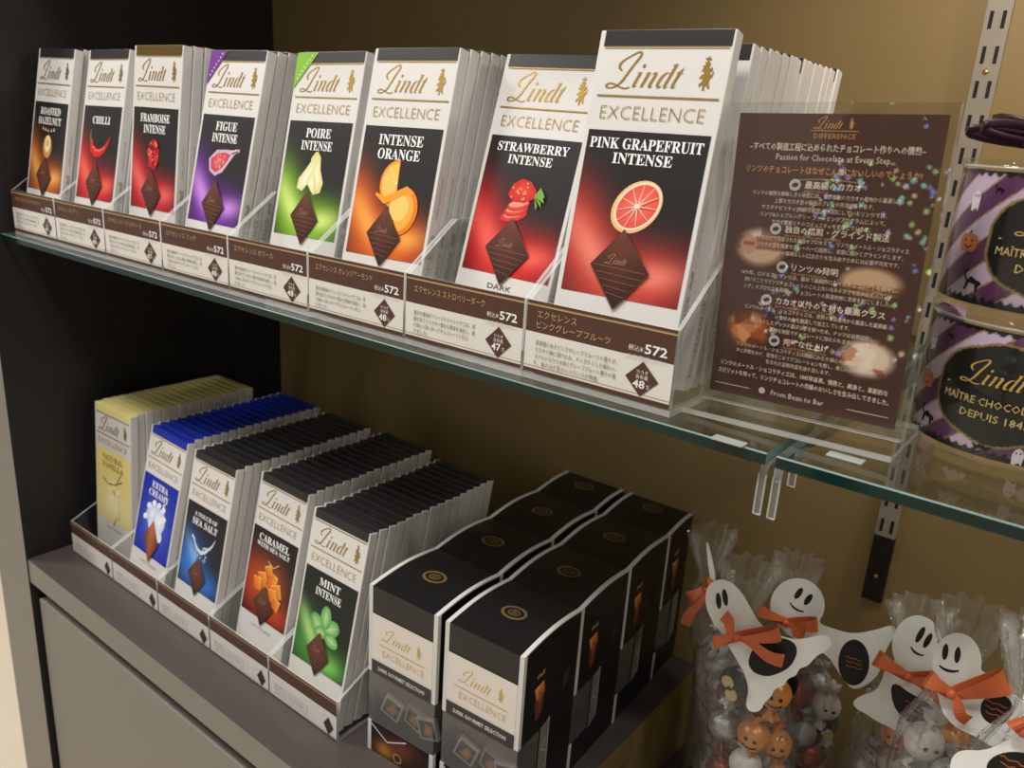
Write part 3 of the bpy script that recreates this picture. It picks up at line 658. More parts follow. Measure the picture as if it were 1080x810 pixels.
A.text('–すべての製造工程に込められたチョコレート作りへの情熱–', 0, 131.5, 4.0, CR, 'C', w=84, off=.012, res=1); A.text('Passion for Chocolate at Every Step', 0, 126.6, 4.4, CR, 'C', w=55, res=1); A.text('リンツのチョコレートはなぜこんなにおいしいのでしょうか?', 0, 120.4, 4.0, OR, 'C', w=85, off=.012, res=1)
A.line([(-15+i*1.2, 117.2+math.sin(i/25*PI)*.9) for i in range(26)], .3, OR)
def head(x, y, s, en):
    A.ell(x-15, y+1.2, 2.9, 2.9, (206, 198, 190), seg=18, colc=(150, 140, 132)); A.ell(x-15, y+1.2, 1.8, 1.1, (70, 50, 44), .3, 12); A.text(s, x-10, y, 4.0, CR, 'L', off=.014, w=3.9*len(s), res=1); A.text(en, x-10, y-2.2, 1.7, OR, 'L', res=1)
def para(x, y, ls):
    for i, l in enumerate(ls): A.text(l, x, y-i*3.55, 2.6, CR, 'C', w=2.13*len(l), res=1)
head(-1, 113.5, '最高級のカカオ', 'FINEST COCOA'); para(-1, 109, ['リンツの独特な美味しさの秘密には、世界有数のカカオの産地から厳選した', '上質なカカオ豆の独自のブレンド方法があります。', 'サステナビリティ(持続可能性)を大切にしているリンツでは、', 'リンツ&シュプルングリー ファーミングプログラムによって、', 'カカオ農家とそのコミュニティを支援しています。'])
head(-8, 91, '独自の焙煎・グラインド製法', 'UNIQUE ROASTING AND GRINDING'); para(4, 86.4, ['数十年かけて完成された独自のプロセスで、リンツのメートル・ショコラティエ', 'はカカオ豆を高度なフレーバーに焙煎し、非常に細かくグラインドします。', 'これがリンツの素晴らしい口あたりを生み出すためには必要不可欠です。'])
head(-2, 72, 'リンツの発明', 'THE LINDT INVENTION'); para(1, 67.4, ['1879年、ロドルフ・リンツは、極めて画期的になったチョコレートを開発し、', '続けることでリンツチョコレートのこの上ないなめらかさを生み出す「コンチ', 'ング」のプロセスを発明し、チョコレートの製造技術に革命を起こしました。'])
head(-8, 54, 'カカオ以外の食材も最高クラス', 'BEST INGREDIENTS BEYOND COCOA'); para(2, 49.4, ['リンツのメートル・ショコラティエは、世界の有名産地から厳選した最高級', 'の食材のみを厳選して加工しています。', 'ローストしたナッツの香ばしさを保つため、ナッツは自家焙煎し、', '新鮮な状態でチョコレートに加えられます。'])
head(-1, 33, '完璧な仕上げ', 'SOPHISTICATED PERFECTION'); para(-2, 28.4, ['リンツのメートル・ショコラティエは細部にわたり細心の注意を払い、', 'ひと手間をかけ、愛情をこめてデコレーションを施し、美しいスイーツ', '包まれた芸術作品を送り出します。'])
A.text('リンツのメートル・ショコラティエは、1845年以来、情熱と、献身と、革新的な', 0, 16.5, 3.1, CR, 'C', w=88, off=.01, res=1); A.text('スピリットを持って、リンツチョコレートの究極のおいしさを生み出してきました。', 0, 12, 3.1, CR, 'C', w=90, off=.01, res=1)
for o in (0,):
    A.line([(-46, 5.6), (-26, 5.6)], .3, CR); A.line([(26, 5.6), (46, 5.6)], .3, CR); A.text('From Bean to Bar', 0, 4.6, 4.0, CR, 'C', w=28, res=1); A.ell(-19, 6, 1.8, 1.8, (200, 190, 180), seg=14)
t.location.z += .0016; t.rotation_euler = (0, -RAD(1.6), 0)
b.build('poster_text', po, (0, 0, 0), (0, 0, 0))

# ------------------------------------------------------------------ black gift boxes (two columns of four)
GW, GD, GH, GA = .0744, .0836, .1664, .0521
def gift_box():
    t = empty('gift_box', (0, 0, 0)); n = 14
    arc = [(GD*i/n, GH+.0036*math.sin(PI*i/n)) for i in range(n+1)]
    b = MB(); b.prism([(0, .0), (0, .031), (.030, .031), (.030, .083), (0, .083)] + arc + [(GD, 0)], 'x', -GW/2, GW/2); b.build('carton', M['box_black'], t)
    b = MB(); th = .0004
    b.box((-GW/2, -.0002, .0312), (GW/2, .0002, .0828)); b.box((-GW/2, .0002, .0312), (-GW/2+th, .0299, .0828)); b.box((GW/2-th, .0002, .0312), (GW/2, .0299, .0828)); b.build('window', M['film'], t)
    for s in (-1, 1):
        xo = s*(GW/2+.0001); xi = s*(GW/2-.0036); x0, x1 = min(xo, xi), max(xo, xi)
        b = MB(); path = [(0, .083)] + arc; e = .0005
        for i in range(len(path)-1):
            (ya, za), (yb, zb) = path[i], path[i+1]
            if i == 0: b.box((x0, -e, za), (x1, .0006, zb+e)); b.box((min(xo, xo+s*.0004), -e, za), (max(xo, xo+s*.0004), .0034, zb-.0005))
            else: b.prism([(ya, za-.0008), (yb, zb-.0008), (yb, zb+e), (ya, za+e)], 'x', x0, x1)
        b.build('white_edge', M['carton'], t)
        b = MB(); b.box((x0, -e, .0), (x1, .0006, .0315)); b.box((min(xo, xo+s*.0004), -e, 0), (max(xo, xo+s*.0004), .0034, .0315)); b.build('tray_edge', M['carton'], t)
    A = Art(); hw = GW*500-3.7
    A.rect(-hw, 83, hw, 141, (230, 222, 212)); script_logo(A, -21, 119, 30, (206, 166, 84)); A.line([(-26, 113.6), (26, 113.6)], .6, (206, 170, 96)); A.text('EXCELLENCE', 2, 103.5, 9, (206, 176, 116), 'C', w=46, off=-.015, res=1)
    A.rect(-hw, 83, hw, 96, (58, 55, 54)); A.text('DARK GOURMET SELECTION', 0, 87.4, 5.2, (226, 222, 216), 'C', w=52, off=.02, res=1)
    A.build('front_print', t, (0, -.0004, 0))
    A = Art(); glow_panel(A, -hw, 1, hw, 30.5, (30, 22, 20), [(-2, 16, 20, 10, .4, (120, 60, 40), .9), (-18, 8, 8, 6, 0, (226, 150, 60), .6)], 14, 8); A.ell(-2, 7, 5, 5, (170, 140, 70)); A.ell(-2, 7, 3.6, 3.6, (60, 46, 30)); A.line([(-hw, 29), (-14, 18), (8, 29)], 1.2, (230, 226, 222))
    A.build('tray_print', t, (0, -.0004, 0))
    A = Art(); gx = lambda r: [(r*math.cos(2*PI*i/28)*1.25, r*math.sin(2*PI*i/28)) for i in range(29)]
    A.line(gx(8), 2.6, (116, 94, 54)); A.ell(0, 0, 5.6, 4.4, (70, 58, 38)); A.line(gx(4.1), .7, (120, 98, 58)); A.text('S', 0, -2.2, 6.2, (120, 98, 58), 'C')
    A.build('gold_emblem', t, (0, GD*.47, GH+.0037), (0, 0, 0))
    A = Art(); A.text(bolditalic('indt'), 26, 136, 7, (190, 170, 130), 'C', res=1); A.poly([(18, 128), (31, 130), (34, 118), (22, 114)], (226, 140, 60), [(240, 176, 100), (226, 130, 50), (150, 70, 30), (206, 110, 40)]); A.poly([(19, 116), (33, 116), (30, 100), (22, 96)], (110, 60, 40)); A.poly([(24, 124), (30, 120), (26, 106)], (170, 90, 50))
    A.poly([(60, 118), (72, 122), (70, 106), (62, 102)], (60, 50, 46))
    A.poly([(31, 84), (44, 88), (44, 36), (31, 32)], (120, 116, 112)); A.line([(44, 88), (44, 36), (31, 31)], .9, (200, 196, 190)); A.line([(40, 70), (34, 62), (42, 56)], 2.0, (170, 166, 160))
    A.build('side_print', t, (GW/2+.0002, 0, 0), (PI/2, 0, PI/2))
    return t
GB = gift_box(); GO = Vector((.5304, .0365, ZT)); ca, sa = math.cos(GA), math.sin(GA)
GAP = .0086
firstb = True
for c in range(2):
    for r in range(4):
        o = GB if firstb else copy_tree(GB); firstb = False
        a = GW/2+c*(GW+GAP); bb = r*(GD+.0007)
        o.location = GO+Vector((a*ca-bb*sa, a*sa+bb*ca, .0002)); o.rotation_euler = (0, 0, GA)
        tag(o, f"black chocolate gift box, {['foremost', 'second from the front', 'third from the front', 'rearmost'][r]} in the {['left', 'right'][c]} column", 'gift box', 'black gift boxes on the counter')
        if r == 0:
            for k, (dx, dy, dz, rz, ti) in enumerate(((-.019, .010, .034, .3, .35), (.004, .013, .034, -.2, .25), (.022, .010, .034, .15, -.3))):
                A = Art(); A.rect(-10, -10, 10, 10, (222, 214, 204)); A.rect(-8, -8, 8, 8, (62, 34, 28)); A.fan([(-6, -5), (4, -7), (7, 2), (0, 6)], (0, -1), (246, 180, 90), (200, 100, 40))
                sq = empty('wrapped_square', (0, 0, 0), label=f"{['left', 'middle', 'right'][k]} wrapped chocolate square in the window of the {['left', 'right'][c]} front gift box", cat='chocolate square', group='wrapped squares in the gift boxes')
                b = MB(); b.box((-.0102, 0, -.0102), (.0102, .004, .0102), bevel=.0006); b.build('wrapper', M['carton'], sq); A.build('picture', sq, (0, -.0001, 0))
                q = Vector((dx, dy, 0)); sq.location = o.location+Vector((q.x*ca-q.y*sa, q.x*sa+q.y*ca, .031+.0002+.0102*(abs(math.cos(ti))+abs(math.sin(ti))))); sq.rotation_euler = (Matrix.Rotation(GA+rz*.3, 3, 'Z')@Matrix.Rotation(ti, 3, 'Y')).to_euler()

# ------------------------------------------------------------------ candy jars at right
JR = .050; JC = Vector((.9465, .105, 0))
def jar_color(u, v):
    """u mm along the band, v mm up: lilac and purple stripes, dark pumpkin-shaped plate with a gold outline"""
    ou, ov = 6, 31
    lob = 1+.05*abs(math.sin(math.atan2(v-ov, u-ou)*3)); d = math.hypot((u-ou)/32, (v-ov)/24.5)/lob
    if d < .955: return (24, 22, 18)
    if d < 1.0: return (150, 124, 70)
    hem = 3.2+.9*math.sin(u*1.4)
    if v < hem or v > 60-.6*math.sin(u*1.1): return (22, 20, 22)
    s = (u*.8-v*1.0+300) % 26
    if s < 12: return (204, 182, 206)
    if s < 13: return (170, 136, 92)
    if s < 25: return (96, 52, 92)
    return (170, 136, 92)
def pumpkin(A, x, y, s):
    for k in (-1, 1, 0): A.ell(x+k*s*.45, y, s*.62, s*.72, (196, 104, 46), 0, 18, colc=(226, 134, 66))
    A.line([(x, y+s*.7), (x+s*.15, y+s*1.0)], s*.18, (70, 60, 30))
    for e in (-1, 1): A.poly([(x+e*s*.38-s*.14, y+s*.1), (x+e*s*.38+s*.14, y+s*.1), (x+e*s*.38, y+s*.36)], (40, 24, 20))
    A.line([(x-s*.4, y-s*.15), (x-s*.15, y-s*.36), (x+s*.15, y-s*.36), (x+s*.4, y-s*.15)], s*.12, (40, 24, 20))
def cat_(A, x, y, s):
    A.poly([(x-s*.5, y), (x-s*.4, y+s*.5), (x-s*.1, y+s*.75), (x+s*.25, y+s*.6), (x+s*.5, y+s*.55), (x+s*.62, y+s*.4), (x+s*.45, y+s*.3), (x+s*.4, y), (x+s*.3, y), (x+s*.2, y+s*.35), (x-s*.2, y+s*.4), (x-s*.35, y)], (20, 16, 18)); A.line([(x-s*.4, y+s*.5), (x-s*.6, y+s*.8), (x-s*.5, y+s*1.1)], s*.12, (20, 16, 18))
def bat(A, x, y, s): A.poly([(x-s, y+s*.3), (x-s*.4, y+s*.1), (x-s*.15, y+s*.35), (x, y+s*.2), (x+s*.15, y+s*.35), (x+s*.4, y+s*.1), (x+s, y+s*.3), (x+s*.5, y-s*.3), (x, y-s*.1), (x-s*.5, y-s*.3)], (20, 16, 18))
def spook(A, x, y, s):
    A.poly([(x-s*.5, y-s), (x-s*.6, y+s*.2), (x-s*.35, y+s*.8), (x, y+s), (x+s*.35, y+s*.8), (x+s*.6, y+s*.2), (x+s*.5, y-s), (x+s*.2, y-s*.7), (x-s*.2, y-s)], (232, 222, 230))
    for e in (-1, 1): A.ell(x+e*s*.2, y+s*.4, s*.08, s*.15, (20, 16, 18), seg=8)
def jar(z0, psi, label, bow):
    t = empty('candy_jar', JC+Vector((0, 0, z0)), label=label, cat='jar', group='round candy jars'); H = .0713
    b = MB(); b.lathe([(.0, .0002), (JR-.002, .0002), (JR, .002), (JR, H-.004), (JR-.001, H-.002)], (0, 0, 0), 64); b.build('clear_wall', M['acrylic'], t, smooth=True)
    b = MB(); b.lathe([(JR-.0009, H-.0036), (JR+.0006, H-.0034), (JR+.0006, H-.0008), (JR-.001, H-.0002), (.0, H-.0002)], (0, 0, 0), 64); b.build('lid', M['acrylic'], t, smooth=True)
    b = MB(); b.lathe([(JR+.0002, H-.0042), (JR+.0009, H-.0036), (JR+.0002, H-.003)], (0, 0, 0), 64); b.build('lid_rim', M['acrylic_edge'], t, smooth=True)
    psi = RAD(psi)
    def cyl(v):
        a = v[0]/JR+psi; r = JR-.0006+v[2]*.6; return (r*math.sin(a), -r*math.cos(a), v[1]+.004)
    A = Art(.00002); A.grid(-100, 0, 100, 62, 250, 82, jar_color); A.build('printed_band', t, (0, 0, 0), (0, 0, 0), fn=cyl)
    A = Art(.00002); A.z = .0004
    pumpkin(A, -37, 28, 6); cat_(A, -29, 6, 9); bat(A, 4, 4.8, 5); spook(A, -38, 48, 5); cat_(A, -25, 52, 4); spook(A, 20, 4.4, 4.2); pumpkin(A, 46, 30, 6); bat(A, -48, 12, 5)
    script_logo(A, -12, 35, 28, (200, 164, 84)); A.line([(-20, 32.4), (33, 32.4)], .7, (200, 164, 84)); A.text('MAÎTRE CHOCOLATIER', 6, 25, 5.4, (206, 180, 120), 'C', w=52, res=1); A.text('DEPUIS 1845', 6, 18, 5.4, (206, 180, 120), 'C', w=31, res=1)
    A.build('print_details', t, (0, 0, 0), (0, 0, 0), mats=M['ink_gloss'], fn=cyl)
    if bow:
        for k, (a, l, hh, s) in enumerate(((2.7, .066, .016, 1), (3.25, .070, .010, 1), (2.2, .058, .015, 1), (.4, .04, .014, 1), (3.7, .066, .012, 1), (4.1, .05, .006, 1))):
            b = MB(); d = Vector((math.cos(a), math.sin(a), 0)); side = Vector((-d.y, d.x, 0)); pts = []
            for i in range(17):
                q = i/16*2*PI; pts.append(Vector((.0, -.010, H+.0035))+d*(l*.5*(1-math.cos(q)))*.72+side*hh*.5*math.sin(q)+Vector((0, 0, .9*hh*math.sin(q/2)*(1+.35*math.sin(q)))))
            b.strip(pts, tuple(Vector((0, 0, 1))+side*.5), .0042, th=.0005); b.build('ribbon_loop', M['ribbon_dark'], t, smooth=True)
    return t
jar(ZG, -14, 'lower of two clear round jars with purple striped Halloween band on the glass shelf', False)
jar(ZG+.0716, -3, 'upper jar with purple Halloween band and a dark ribbon on its lid', True)

# ------------------------------------------------------------------ ghost bags on the deck
def g2p(u, v): return 690+u/2.769, 560+v/2.769
GHOSTS = []
def ghost_outline_round(cx, cy, rx, ry, a0, a1, n=14):
    return [(cx+rx*math.cos(a0+(a1-a0)*i/n), cy+ry*math.sin(a0+(a1-a0)*i/n)) for i in range(n+1)]
def smooth_closed(P, it=2):
    for _ in range(it):
        Q = []
        for i in range(len(P)):
            a, b_ = P[i], P[(i+1) % len(P)]; Q += [(a[0]*.75+b_[0]*.25, a[1]*.75+b_[1]*.25), (a[0]*.25+b_[0]*.75, a[1]*.25+b_[1]*.75)]
        P = Q
    return P
D2 = [
 dict(y=.150, out=[(190,290),(168,262),(152,225),(148,185),(162,152),(192,140),(226,150),(254,178),(278,218),(302,264),(332,292),(372,308),(412,318),(455,312),(492,302),(516,312),(518,336),(500,352),(478,362),(462,378),(446,396),(424,400),(414,424),(390,430),(378,454),(352,460),(342,484),(322,500),(312,524),(290,531),(270,520),(268,498),(276,468),(270,438),(258,405),(240,375),(222,345),(205,315)],
   eyes=[(188,204,8,24,-.1),(207,194,8,25,-.15)], smile=None, oval=[(274,378),(288,342),(308,326),(350,310),(392,316),(414,332),(418,356),(406,384),(390,402),(364,416),(330,426),(294,416),(278,398)], knot=(243,302), bow=[('loop',(368,292),.9),('loop',(175,318),.7),('tail',(378,372),1.2),('tail',(205,240),1.0)],
   place='the leftmost, tilted ghost card and orange bow'),
 dict(y=.245, out=ghost_outline_round(418,218,80,80,2.2,2*PI+.35,18)+[(478,270),(520,285),(575,302),(640,292),(700,272),(706,300),(684,332),(664,380),(656,420),(622,450),(582,465),(556,440),(530,400),(510,368),(480,350),(450,330),(410,316),(385,300)],
   eyes=[(422,182,9,19,.62),(450,200,9,19,.62)], smile=[(396,208),(406,226),(420,235),(437,235)], oval=ghost_outline_round(583,384,46,68,0,2*PI,18)[:-1], knot=(385,262), bow=[('loop',(478,268),1.0),('loop',(300,222),.9),('tail',(440,300),.7)],
   place='the round-headed ghost just behind the leftmost ghost'),
 dict(y=.216, out=ghost_outline_round(768,335,74,88,2.6,2*PI+.55,18)+[(842,440),(868,520),(880,600),(858,640),(810,636),(770,612),(724,598),(690,574),(650,556),(622,536),(590,520),(578,500),(600,482),(650,466),(668,430),(676,390)],
   eyes=[(777,303,9,26,.5),(799,320,9,24,.5)], smile=[(750,338),(756,352),(768,363),(788,363)], oval=[(690,450),(712,446),(740,470),(800,500),(834,540),(838,572),(812,588),(770,576),(724,546),(696,506)], knot=(742,420), bow=[('loop',(650,362),1.1),('loop',(845,430),1.0),('tail',(912,532),1.1)],
   place='the smiling ghost whose head a neighbour overlaps'),
 dict(y=.130, out=ghost_outline_round(884,384,72,86,2.7,2*PI+.3,18)+[(985,424),(1030,466),(1100,510),(1150,560),(1150,640),(1080,600),(1040,640),(1000,640),(940,600),(880,576),(840,530),(826,470)],
   eyes=[(850,353,9,24,.12),(886,362,9,24,.12)], smile=[(832,392),(846,406),(866,414),(890,408)], oval=ghost_outline_round(1000,520,48,46,0,2*PI,18)[:-1], knot=(868,468), bow=[('loop',(800,420),.9),('loop',(1035,430),1.3),('tail',(920,545),.8)],
   place='the rightmost smiling ghost, arm raised'),
 dict(y=.060, out=[(870,720),(862,690),(872,655),(900,640),(960,644),(1020,620),(1080,580),(1140,560),(1190,600),(1190,720),(1100,780),(960,780)],
   eyes=[], smile=None, oval=ghost_outline_round(1050,690,80,46,0,2*PI,18)[:-1], knot=(1080,575), bow=[('loop',(1170,560),1.0),('loop',(1060,540),.8),('tail',(1160,600),.8)],
   place='the lowest ghost card, its head out of view'),
 dict(y=.262, out=[(152,28),(158,36),(170,85),(179,132),(176,150),(166,150),(160,120),(154,70)],
   eyes=[], smile=None, oval=None, knot=(150,165), bow=[('loop',(100,192),1.0),('loop',(170,138),.8),('tail',(92,268),1.1)],
   place='a ghost card seen edge-on, between the gift boxes and other bags'),
]
def flat_card(P, th, mi=0):
    b = MB(); n = len(P); b.prism(P, 'z', 0, -th); return b
bagdefs = [(.037,), (.033,), (.030,), (.031,), (.031,), (.024,)]
TR = random.Random(21)
def truffle(kind, loc, rot, label, group, proto={}):
    if kind in proto:
        o = copy_tree(proto[kind])
    else:
        o = empty('wrapped_chocolate', (0, 0, 0)); R0 = .0128; mm = M['foil_'+kind]
        b = MB(); bm = bmesh.new(); bmesh.ops.create_uvsphere(bm, u_segments=20, v_segments=12, radius=R0)
        for v in bm.verts: v.co *= 1+.03*math.sin(v.co.x*900)*math.cos(v.co.z*700)
        b.bm(bm); b.build('foil_ball', mm, o, smooth=True)
        for s in (-1, 1):
            b = MB(); pts = []
            b.lathe([(.0035, R0*.92), (.0024, R0+.002), (.0055, R0+.006), (.007, R0+.009)], (0, 0, 0), 18, fn=lambda r, z, a: r*(1+(.28*math.sin(a*6) if z > R0+.004 else 0)))
            b.build('twist_end', M['foil_silver'] if kind in ('black', 'silver') else mm, o, rot=(0, s*PI/2, 0), smooth=True)
        if kind in ('copper', 'white'):
            for s in (-1, 1):
                b = MB(); b.lathe([(0, .0004), (.0014, .0003), (.0016, 0)], (0, 0, 0), 10); b.build('printed_eye', M['black'], o, loc=(-.003, -R0*.97, s*.0034), rot=(PI/2, 0, 0))
            if kind == 'copper': b = MB(); b.tube([(.0026, -R0*.93, -.0052), (.0044, -R0*.93, -.002), (.0044, -R0*.93, .002), (.0026, -R0*.93, .0052)], .0007, 6); b.build('printed_grin', M['black'], o)
        if kind == 'black':
            for s in (-1, 1):
                b = MB(); b.lathe([(0, .0006), (.0048, .0005), (.0052, 0)], (0, 0, 0), 18); b.build('round_sticker', M['cream_disc'], o, loc=(s*.004, -R0*.93, .003*s), rot=(PI/2, 0, 0))
        proto[kind] = o
    o.location = loc; o.rotation_euler = rot; return tag(o, label, 'wrapped chocolate', group)
def bow_part(t, origin, n, right, up, kn, ends):
    """satin bow tied at point kn of the card plane"""
    def W3(p, d): return origin+right*p[0]+up*p[1]+n*d
    for kind, e, s in ends:
        b = MB(); v = Vector((e[0]-kn[0], e[1]-kn[1])); L = v.length; d = v/L; sd = Vector((-d.y, d.x)); pts = []; ws = []; wd = []
        if kind == 'loop':
            for i in range(15):
                q = i/14; r = math.sin(q*PI); off = (q-.5)*2
                c = Vector(kn)+d*L*r; pts.append(W3(c+sd*off*.002, .0035+.005*math.sin(q*2*PI)*(1 if q < .5 else .6)+.002)); ws.append(.0035+.0085*r*s); wd.append(tuple(right*sd.x+up*sd.y+n*.25))
        else:
            for i in range(9):
                q = i/8; c = Vector(kn)+d*L*q+sd*.0015*math.sin(q*PI*2); pts.append(W3(c, .006+.003*math.sin(q*PI))); ws.append(.004+.0055*q*s); wd.append(tuple(right*sd.x+up*sd.y+n*.1))
        b.strip(pts, wd, ws, th=.0004); o = b.build('ribbon_'+kind, M['ribbon'], t, smooth=False); o.location = -Vector(t.location)
    b = MB(); bm = bmesh.new(); bmesh.ops.create_uvsphere(bm, u_segments=12, v_segments=8, radius=.0032)
    c = W3(kn, .006)
    for v in bm.verts: v.co = c+v.co
    b.bm(bm); o = b.build('ribbon_knot', M['ribbon'], t, smooth=True); o.location = -Vector(t.location)
DECK = -.4998
for gi, g in enumerate(D2):
    cx = sum(p[0] for p in g['out'])/len(g['out']); cy = sum(p[1] for p in g['out'])/len(g['out'])
    p0 = hit(*g2p(cx, cy), Vector((0, g['y'], 0)), Vector((0, 1, 0)))
    toc = CAM-p0; n = Vector((toc.x, toc.y, 0)).normalized(); n = (n+Vector((0, 0, .25))).normalized()
    right = Vector((0, 0, 1)).cross(n).normalized(); up = n.cross(right)
    def loc2(q): d = hit(*g2p(*q), p0, n)-p0; return (d.dot(right), d.dot(up))
    rad = bagdefs[gi][0]
    bc = p0-n*(rad+.004)+right*(.026 if gi == 5 else 0); bc.z = DECK
    kn = loc2(g['knot']); ktop = p0+right*kn[0]+up*kn[1]
    neckz = ktop.z-.002
    t = empty('candy_bag', (bc.x, bc.y, DECK), label='cellophane bag with '+g['place'], cat='candy bag', group='ghost candy bags')
    Pc = smooth_closed([loc2(q) for q in g['out']], 2)
    if sum(Pc[i][0]*Pc[(i+1) % len(Pc)][1]-Pc[(i+1) % len(Pc)][0]*Pc[i][1] for i in range(len(Pc))) < 0: Pc = Pc[::-1]
    Rm = Matrix((right, up, n)).transposed()
    rel = p0-Vector(t.location)
    b = flat_card(Pc, .0008); b.build('ghost_card', M['ghost'], t, loc=rel, rot=Rm)
    A = Art(.00004); mm = lambda P: [(q[0]*1000, q[1]*1000) for q in P]
    for (ex, ey, ew, eh, er) in g['eyes']:
        P = []
        for i in range(18):
            a = 2*PI*i/18; x, y = ew*math.cos(a), eh*math.sin(a); P.append((ex+x*math.cos(er)-y*math.sin(er), ey+x*math.sin(er)+y*math.cos(er)))
        A = Art(.00004); A.poly(mm([loc2(q) for q in P])[::-1], (26, 24, 24)); A.build('eye', t, rel, Rm)
    if g['smile']:
        S = g['smile']; Q = []
        for i in range(13):
            u = i/12; a = [S[0], S[1], S[2], S[3]]; Q.append(tuple((1-u)**3*a[0][k]+3*(1-u)**2*u*a[1][k]+3*(1-u)*u*u*a[2][k]+u**3*a[3][k] for k in (0, 1)))
        A = Art(.00004); A.line(mm([loc2(q) for q in Q]), [.9+.9*math.sin(i/12*PI) for i in range(13)], (26, 24, 24)); A.build('smile', t, rel, Rm)
    A = Art(.00004); ov = mm(smooth_closed([loc2(q) for q in (g['oval'] or g['out'])], 1)) if True else mm(smooth_closed([loc2(q) for q in g['oval']], 1)); A.poly(ov, (30, 24, 22))
    ocx = sum(q[0] for q in ov)/len(ov); ocy = sum(q[1] for q in ov)/len(ov)
    for k in range(3): A.line([(ocx-7+i*2+k, ocy+3-k*3.4+.7*math.sin(i*2.1+k)) for i in range(7)], .5, (196, 104, 50))
    if g['oval']: A.build('candy_label', t, rel, Rm)
    bow_part(t, p0, n, right, up, kn, [(k_, loc2(e), s) for k_, e, s in g['bow']])
    # cellophane bag with gathered neck and ruffle
    b = MB(); seg = 72; ph = TR.uniform(0, 6); prof = []
    zs = [(rad*.6, .001), (rad*1.0, .004), (rad*1.02, .05)]; hn = neckz-DECK
    zs += [(rad*1.05, hn*.45), (rad*1.04, hn*.62), (rad*.98, hn*.75), (rad*.80, hn*.87), (rad*.45, hn*.955), (.007, hn), (.007, hn+.004), (.010, hn+.014), (.016, hn+.028), (.020, hn+.040)]
    def fn(r, z, a):
        k = 1+.03*math.sin(a*5+z*90+ph)+.025*math.sin(a*9-z*140+ph*2)+.018*abs(math.sin(a*17+z*210+ph))
        if z > hn*.8: k += .12*math.sin(a*13+ph)*min(1, (z-hn*.8)/(hn*.1))
        if z > hn+.006: k += .22*math.sin(a*11+ph*3)
        return r*k
    b.lathe(zs, (0, 0, 0), seg, fn=fn)
    nk = ktop-Vector((n.x, n.y, 0)).normalized()*.015-bc
    def sm(z): q = max(0, min(1, (z/hn-.55)/.42)); return q*q*(3-2*q)
    nh = Vector((n.x, n.y, 0)).normalized(); bk = lambda z: max(0, z-hn)/.04*.022
    b.v = [(x+nk.x*sm(z)-nh.x*bk(z), y+nk.y*sm(z)-nh.y*bk(z), z) for x, y, z in b.v]
    o = b.build('cellophane', M['cello'], t, smooth=True)
    # contents
    kinds = ['black', 'silver', 'black', 'copper', 'white', 'silver', 'black', 'red']
    nm = {'black': 'black foil chocolate with pale round stickers', 'copper': 'orange pumpkin-faced wrapped chocolate', 'silver': 'silver foil wrapped chocolate', 'red': 'reddish brown foil wrapped chocolate', 'white': 'white wrapped chocolate with two printed eyes'}
    wh = ['leftmost ghost bag', 'second ghost bag from left', 'third ghost bag from left', 'rightmost smiling ghost bag', 'frontmost ghost bag', 'bag with the edge-on ghost'][gi]
    placed = []
    def put(kd, p, rot):
        if any((p-q).length < .0245 for q in placed) or math.hypot(p.x-bc.x, p.y-bc.y) > rad-.0135: return
        placed.append(p); truffle(kd, p, rot, f'{nm[kd]} inside the {wh}', f'{kd} chocolates in the {wh}')
    front = {0: [('copper', 795, 775), ('black', 768, 757), ('copper', 778, 716), ('white', 786, 806), ('black', 833, 745), ('silver', 820, 780)], 2: [('copper', 896, 800), ('black', 915, 775), ('white', 945, 806)], 5: [('black', 748, 696), ('silver', 752, 735), ('black', 757, 765)], 3: [('black', 985, 790)]}.get(gi, [])
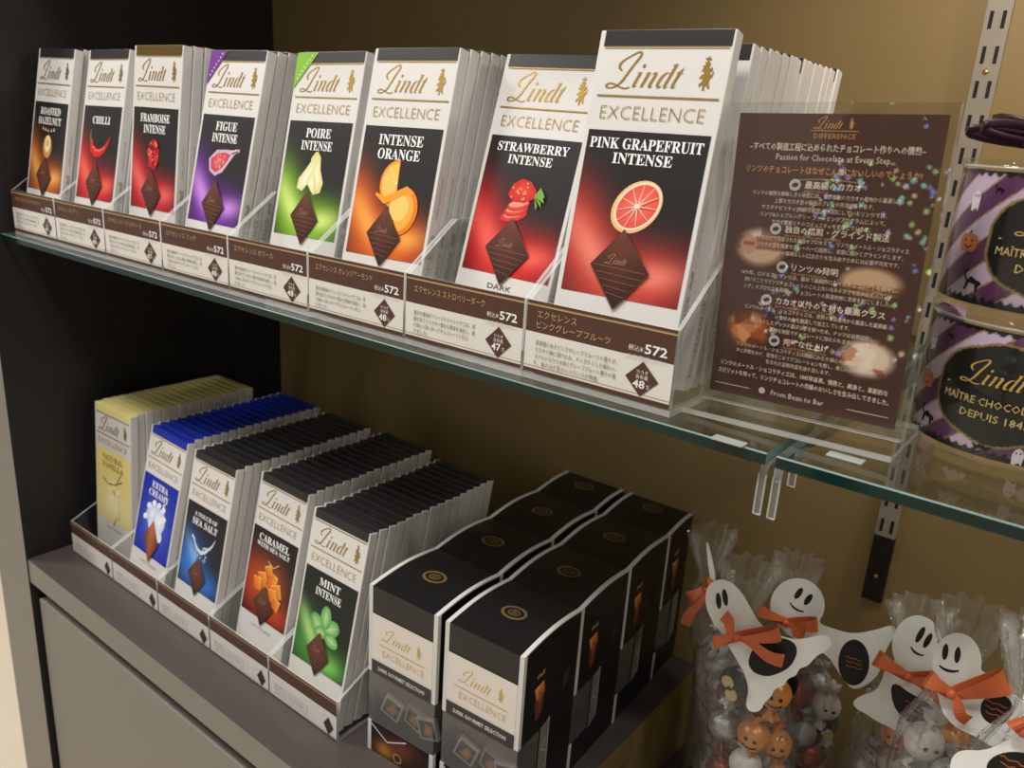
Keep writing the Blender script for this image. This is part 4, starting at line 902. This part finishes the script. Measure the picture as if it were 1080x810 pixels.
    for kd, px, py in front:
        put(kd, hit(px, py, Vector((bc.x, bc.y, 0))+Vector((n.x, n.y, 0)).normalized()*rad*.5, Vector((n.x, n.y, 0)).normalized()), (TR.uniform(-.2, .2), TR.uniform(1.3, 1.8), TR.uniform(-.1, .5)))
    zz = DECK+.018; lev = 0
    while zz < DECK+hn-.06:
        for k in range(4):
            a = lev*1.05+k*PI/2-1.2+gi; r = min(rad*.56, rad-.0138)
            kd = kinds[(lev*3+k+gi*2) % 8]
            put(kd, Vector((bc.x+r*math.cos(a), bc.y+r*math.sin(a), zz+k*.003)), (TR.uniform(-.3, .3), TR.uniform(1.35, 1.8), TR.uniform(-.5, .5)))
        zz += .0262; lev += 1

# string lights of the shop's Christmas tree behind the viewer, mirrored in the poster stand
LR = random.Random(4); PAL = [((.25, .45, 1.0), 1), ((.3, .9, .7), 1), ((1.0, .85, .45), 1), ((.9, .9, 1.0), 1), ((.6, .4, 1.0), 1), ((.6, 1.0, .3), 1)]
t = empty('christmas_tree', (.47, -1.75, -.86), label='small Christmas tree with coloured string lights, mirrored in the poster stand', cat='christmas tree')
M['needle'] = mat('tree_needles', (24, 44, 26), .7, noise=.4, nscale=40)
b = MB(); b.lathe([(.05, .0), (.05, .35), (.36, .36), (.16, .72), (.27, .70), (.10, 1.0), (.19, .98), (.0, 1.38)], (0, 0, 0), 40, fn=lambda r, z, a: r*(1+.12*math.sin(a*9+z*20))); b.build('branches', M['needle'], t, smooth=True)
for k, (c, e) in enumerate(PAL):
    m = bpy.data.materials.new('lit_bulb'); m.use_nodes = True; bs = m.node_tree.nodes['Principled BSDF']; bs.inputs['Emission Color'].default_value = (*c, 1); bs.inputs['Emission Strength'].default_value = 5; bs.inputs['Base Color'].default_value = (*c, 1)
    b = MB()
    for i in range(60):
        z = LR.uniform(.55, 1.12); r = max(.03, .34*(1.40-z)/1.05)*LR.uniform(.9, 1.1); a = LR.uniform(.1, PI-.1); bm = bmesh.new(); bmesh.ops.create_icosphere(bm, subdivisions=1, radius=LR.uniform(.003, .007))
        for v in bm.verts: v.co += Vector((r*math.cos(a), r*math.sin(a)+.02, z))
        b.bm(bm)
    o = b.build('bulb_string', m, t); o['kind'] = 'stuff'
